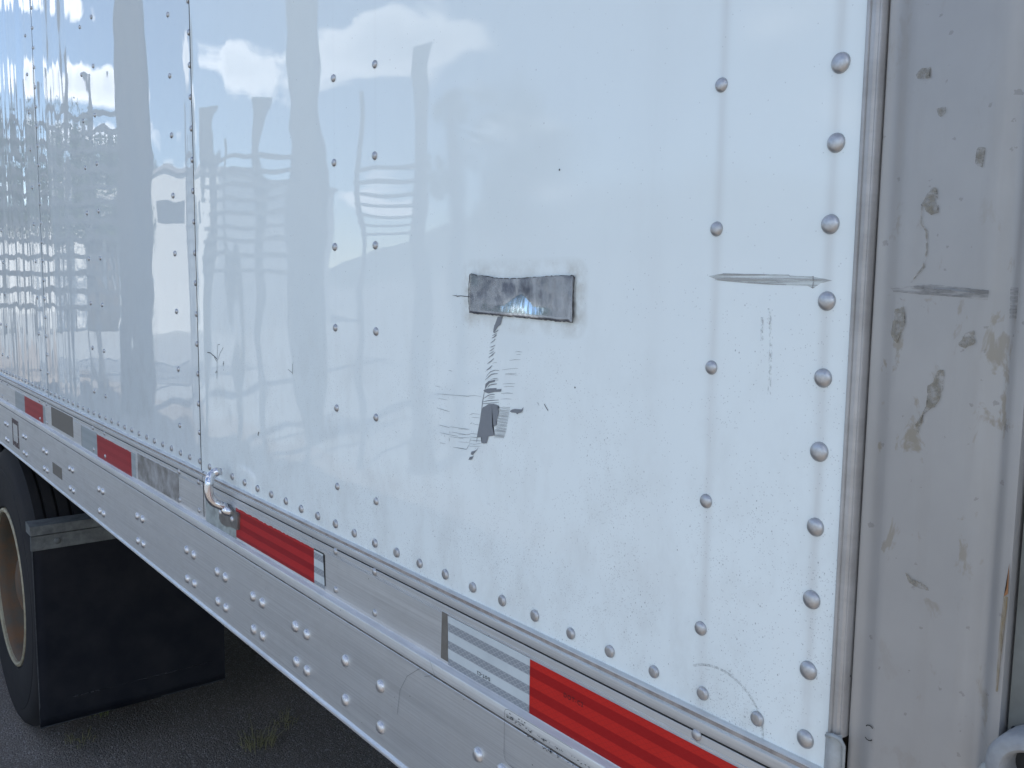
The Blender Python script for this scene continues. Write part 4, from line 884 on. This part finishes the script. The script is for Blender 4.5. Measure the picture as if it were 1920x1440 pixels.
# ------------------------------------------------------------------ across the yard (seen mirrored in the sheets)
CX, CY = 2.715, .537
def yard(az, D): return (CX-D*math.cos(R(az)), CY-D*math.sin(R(az)))
def pole(az, D, rad, h, label):
    x, y = yard(az, D); t = thing('utility_pole', label, 'pole', (x, y, 0), group='poles across the yard')
    m = MB(); m.tube([(0,0,-.1), (.02,0,h*.5), (0,.03,h)], [rad, rad*.92, rad*.8], 20); link('pole_shaft', m.mesh('pole_shaft'), POLEM, t, True)
    m = MB(); m.box(-1.0, 1.0, -.06, .06, h-.7, h-.58); link('cross_arm', m.mesh('cross_arm'), POLEM, t)
pole(15.9, 12, .20, 9, 'dark utility pole mirrored as wide curved band in the second sheet')
pole(25.9, 9.5, .165, 8, 'dark utility pole mirrored as straight band in the rearmost sheet')
def rack(a, D0, b_, D1, z0, z1, n, th, posts, label, ph):
    x0, y0 = yard(a, D0); x1, y1 = yard(b_, D1); L_ = math.hypot(x1-x0, y1-y0)
    t = thing('rail_fence', label, 'fence', (x0, y0, 0), math.atan2(y1-y0, x1-x0), group='open rail fences across the yard')
    for k in range(n):
        z = z0+(z1-z0)*k/(n-1); m = MB(); m.box(0, L_, -.02, .02, z-th/2, z+th/2); link('fence_rail', m.mesh('fence_rail'), GALV, t)
    for u, w in posts: m = MB(); m.box(L_*u-w/2, L_*u+w/2, -.05, -.021, 0, ph*(1 if w > .1 else .9)); link('fence_post', m.mesh('fence_post'), GALV, t)
rack(19.4, 9.0, 25.2, 8.2, 1.75, 2.75, 9, .038, ((.06,.16), (.30,.05), (.66,.13), (.98,.05)), 'tall grey rail fence mirrored left of centre with nine bars', 3.25)
rack(28.6, 8.0, 32.7, 7.6, 2.05, 2.58, 7, .026, ((.01,.05), (.97,.17)), 'short grey rail fence mirrored near the rivet pair columns', 3.6)
rack(6.0, 17.5, 16.0, 14.0, 1.2, 4.0, 12, .085, ((.05,.14), (.22,.1), (.45,.22), (.62,.1), (.8,.14), (.97,.14)), 'long grey rail fence mirrored in the leftmost sheet', 4.6)
x, y = yard(35.0, 8.5); o = box('sign_post', (-.05, .05, -.03, .03, 0, 3.4), GALV, None); o.location = (x, y, 0); tag(o, 'plain grey steel post mirrored right of the short fence', 'post')
# pale building, long low wall
bx, by = yard(18.6, 34)
B = thing('warehouse', 'white warehouse with flat roof mirrored beside the curved band', 'building', (bx, by, 0), R(60))
box('wall', (-3.2, 3.2, -4, 4, 0, 4.9), WALLM, B); box('roof', (-3.35, 3.35, -4.15, 4.15, 4.9, 5.05), ROOFM, B)
for i in range(3): box('window', (3.2, 3.22, -3+i*2.3, -2.2+i*2.3, 3.4, 4.0), GLASSM, B)
bx, by = yard(10.5, 46)
B = thing('boundary_wall', 'pale concrete boundary wall behind the trees', 'wall', (bx, by, 0), R(80))
box('wall_slab', (-.2, .2, -12, 12, 0, 4.3), WALLM, B); box('coping', (-.25, .25, -12.05, 12.05, 4.3, 4.4), ROOFM, B)
B.rotation_euler = (0, 0, R(10))
bx, by = yard(45, 60)
B = thing('storage_building', 'long low pale storage building across the yard', 'building', (bx, by, 0), R(25))
box('wall', (-46, 40, -4, 4, 0, 3.6), WALLM, B); box('roof', (-46.2, 40.2, -4.3, 4.3, 3.6, 3.8), ROOFM, B)
for i in range(12): box('roller_door', (-42+i*6.8, -38+i*6.8, 4.0, 4.03, .05, 2.9), ROOFM, B)
def tree(az, D, h, cr, label, seed, n=3200):
    rnd = random.Random(seed); x, y = yard(az, D); t = thing('leafy_tree', label, 'tree', (x, y, 0), group='trees across the yard')
    m = MB(); m.tube([(0,0,-.1), (.1,0,h*.3), (0,.1,h*.6), (.1,.1,h*.85)], [cr*.12, cr*.09, cr*.06, cr*.03], 8)
    for k in range(7):
        a = rnd.uniform(0, 6.28); z = h*rnd.uniform(.3, .6); m.tube([(0,0,z), (cr*.5*math.cos(a), cr*.5*math.sin(a), z+cr*.4)], [cr*.04, cr*.015], 5)
    link('trunk', m.mesh('trunk'), BARK, t, True)
    cl = [(Vector((rnd.gauss(0, .42)*cr, rnd.gauss(0, .42)*cr, h*.72+rnd.uniform(-.22, .26)*h)), rnd.uniform(.22, .42)*cr) for _ in range(22)]
    mb = MB()
    for k in range(n):
        c_, r_ = rnd.choice(cl); d = Vector((rnd.gauss(0,1), rnd.gauss(0,1), rnd.gauss(0,1))).normalized(); p = c_+d*r_*rnd.random()**.4; s = rnd.uniform(.06, .14)*cr*.5
        a = Vector((rnd.gauss(0,1), rnd.gauss(0,1), rnd.gauss(0,1))).normalized()*s; b2 = a.orthogonal().normalized()*s*.6
        mb.add([p-a, p+b2, p+a, p-b2], [(0,1,2,3)])
    link('crown', mb.mesh('crown'), LEAF, t)
for i, (az, D, h, cr, lab) in enumerate(((10.5, 30, 6.2, 2.2, 'broad green tree mirrored behind the long left fence'), (14.3, 31, 6.1, 1.9, 'green tree mirrored just left of the curved band'),
        (16.8, 40, 6.4, 1.4, 'slim tree mirrored on the right flank of the curved band'), (18.3, 46, 6.9, 1.0, 'small round tree mirrored above the white warehouse'),
        (38.5, 22, 6.4, 1.9, 'rounded tree mirrored faintly right above the foil patch'))):
    tree(az, D, h, cr, lab, 40+i)
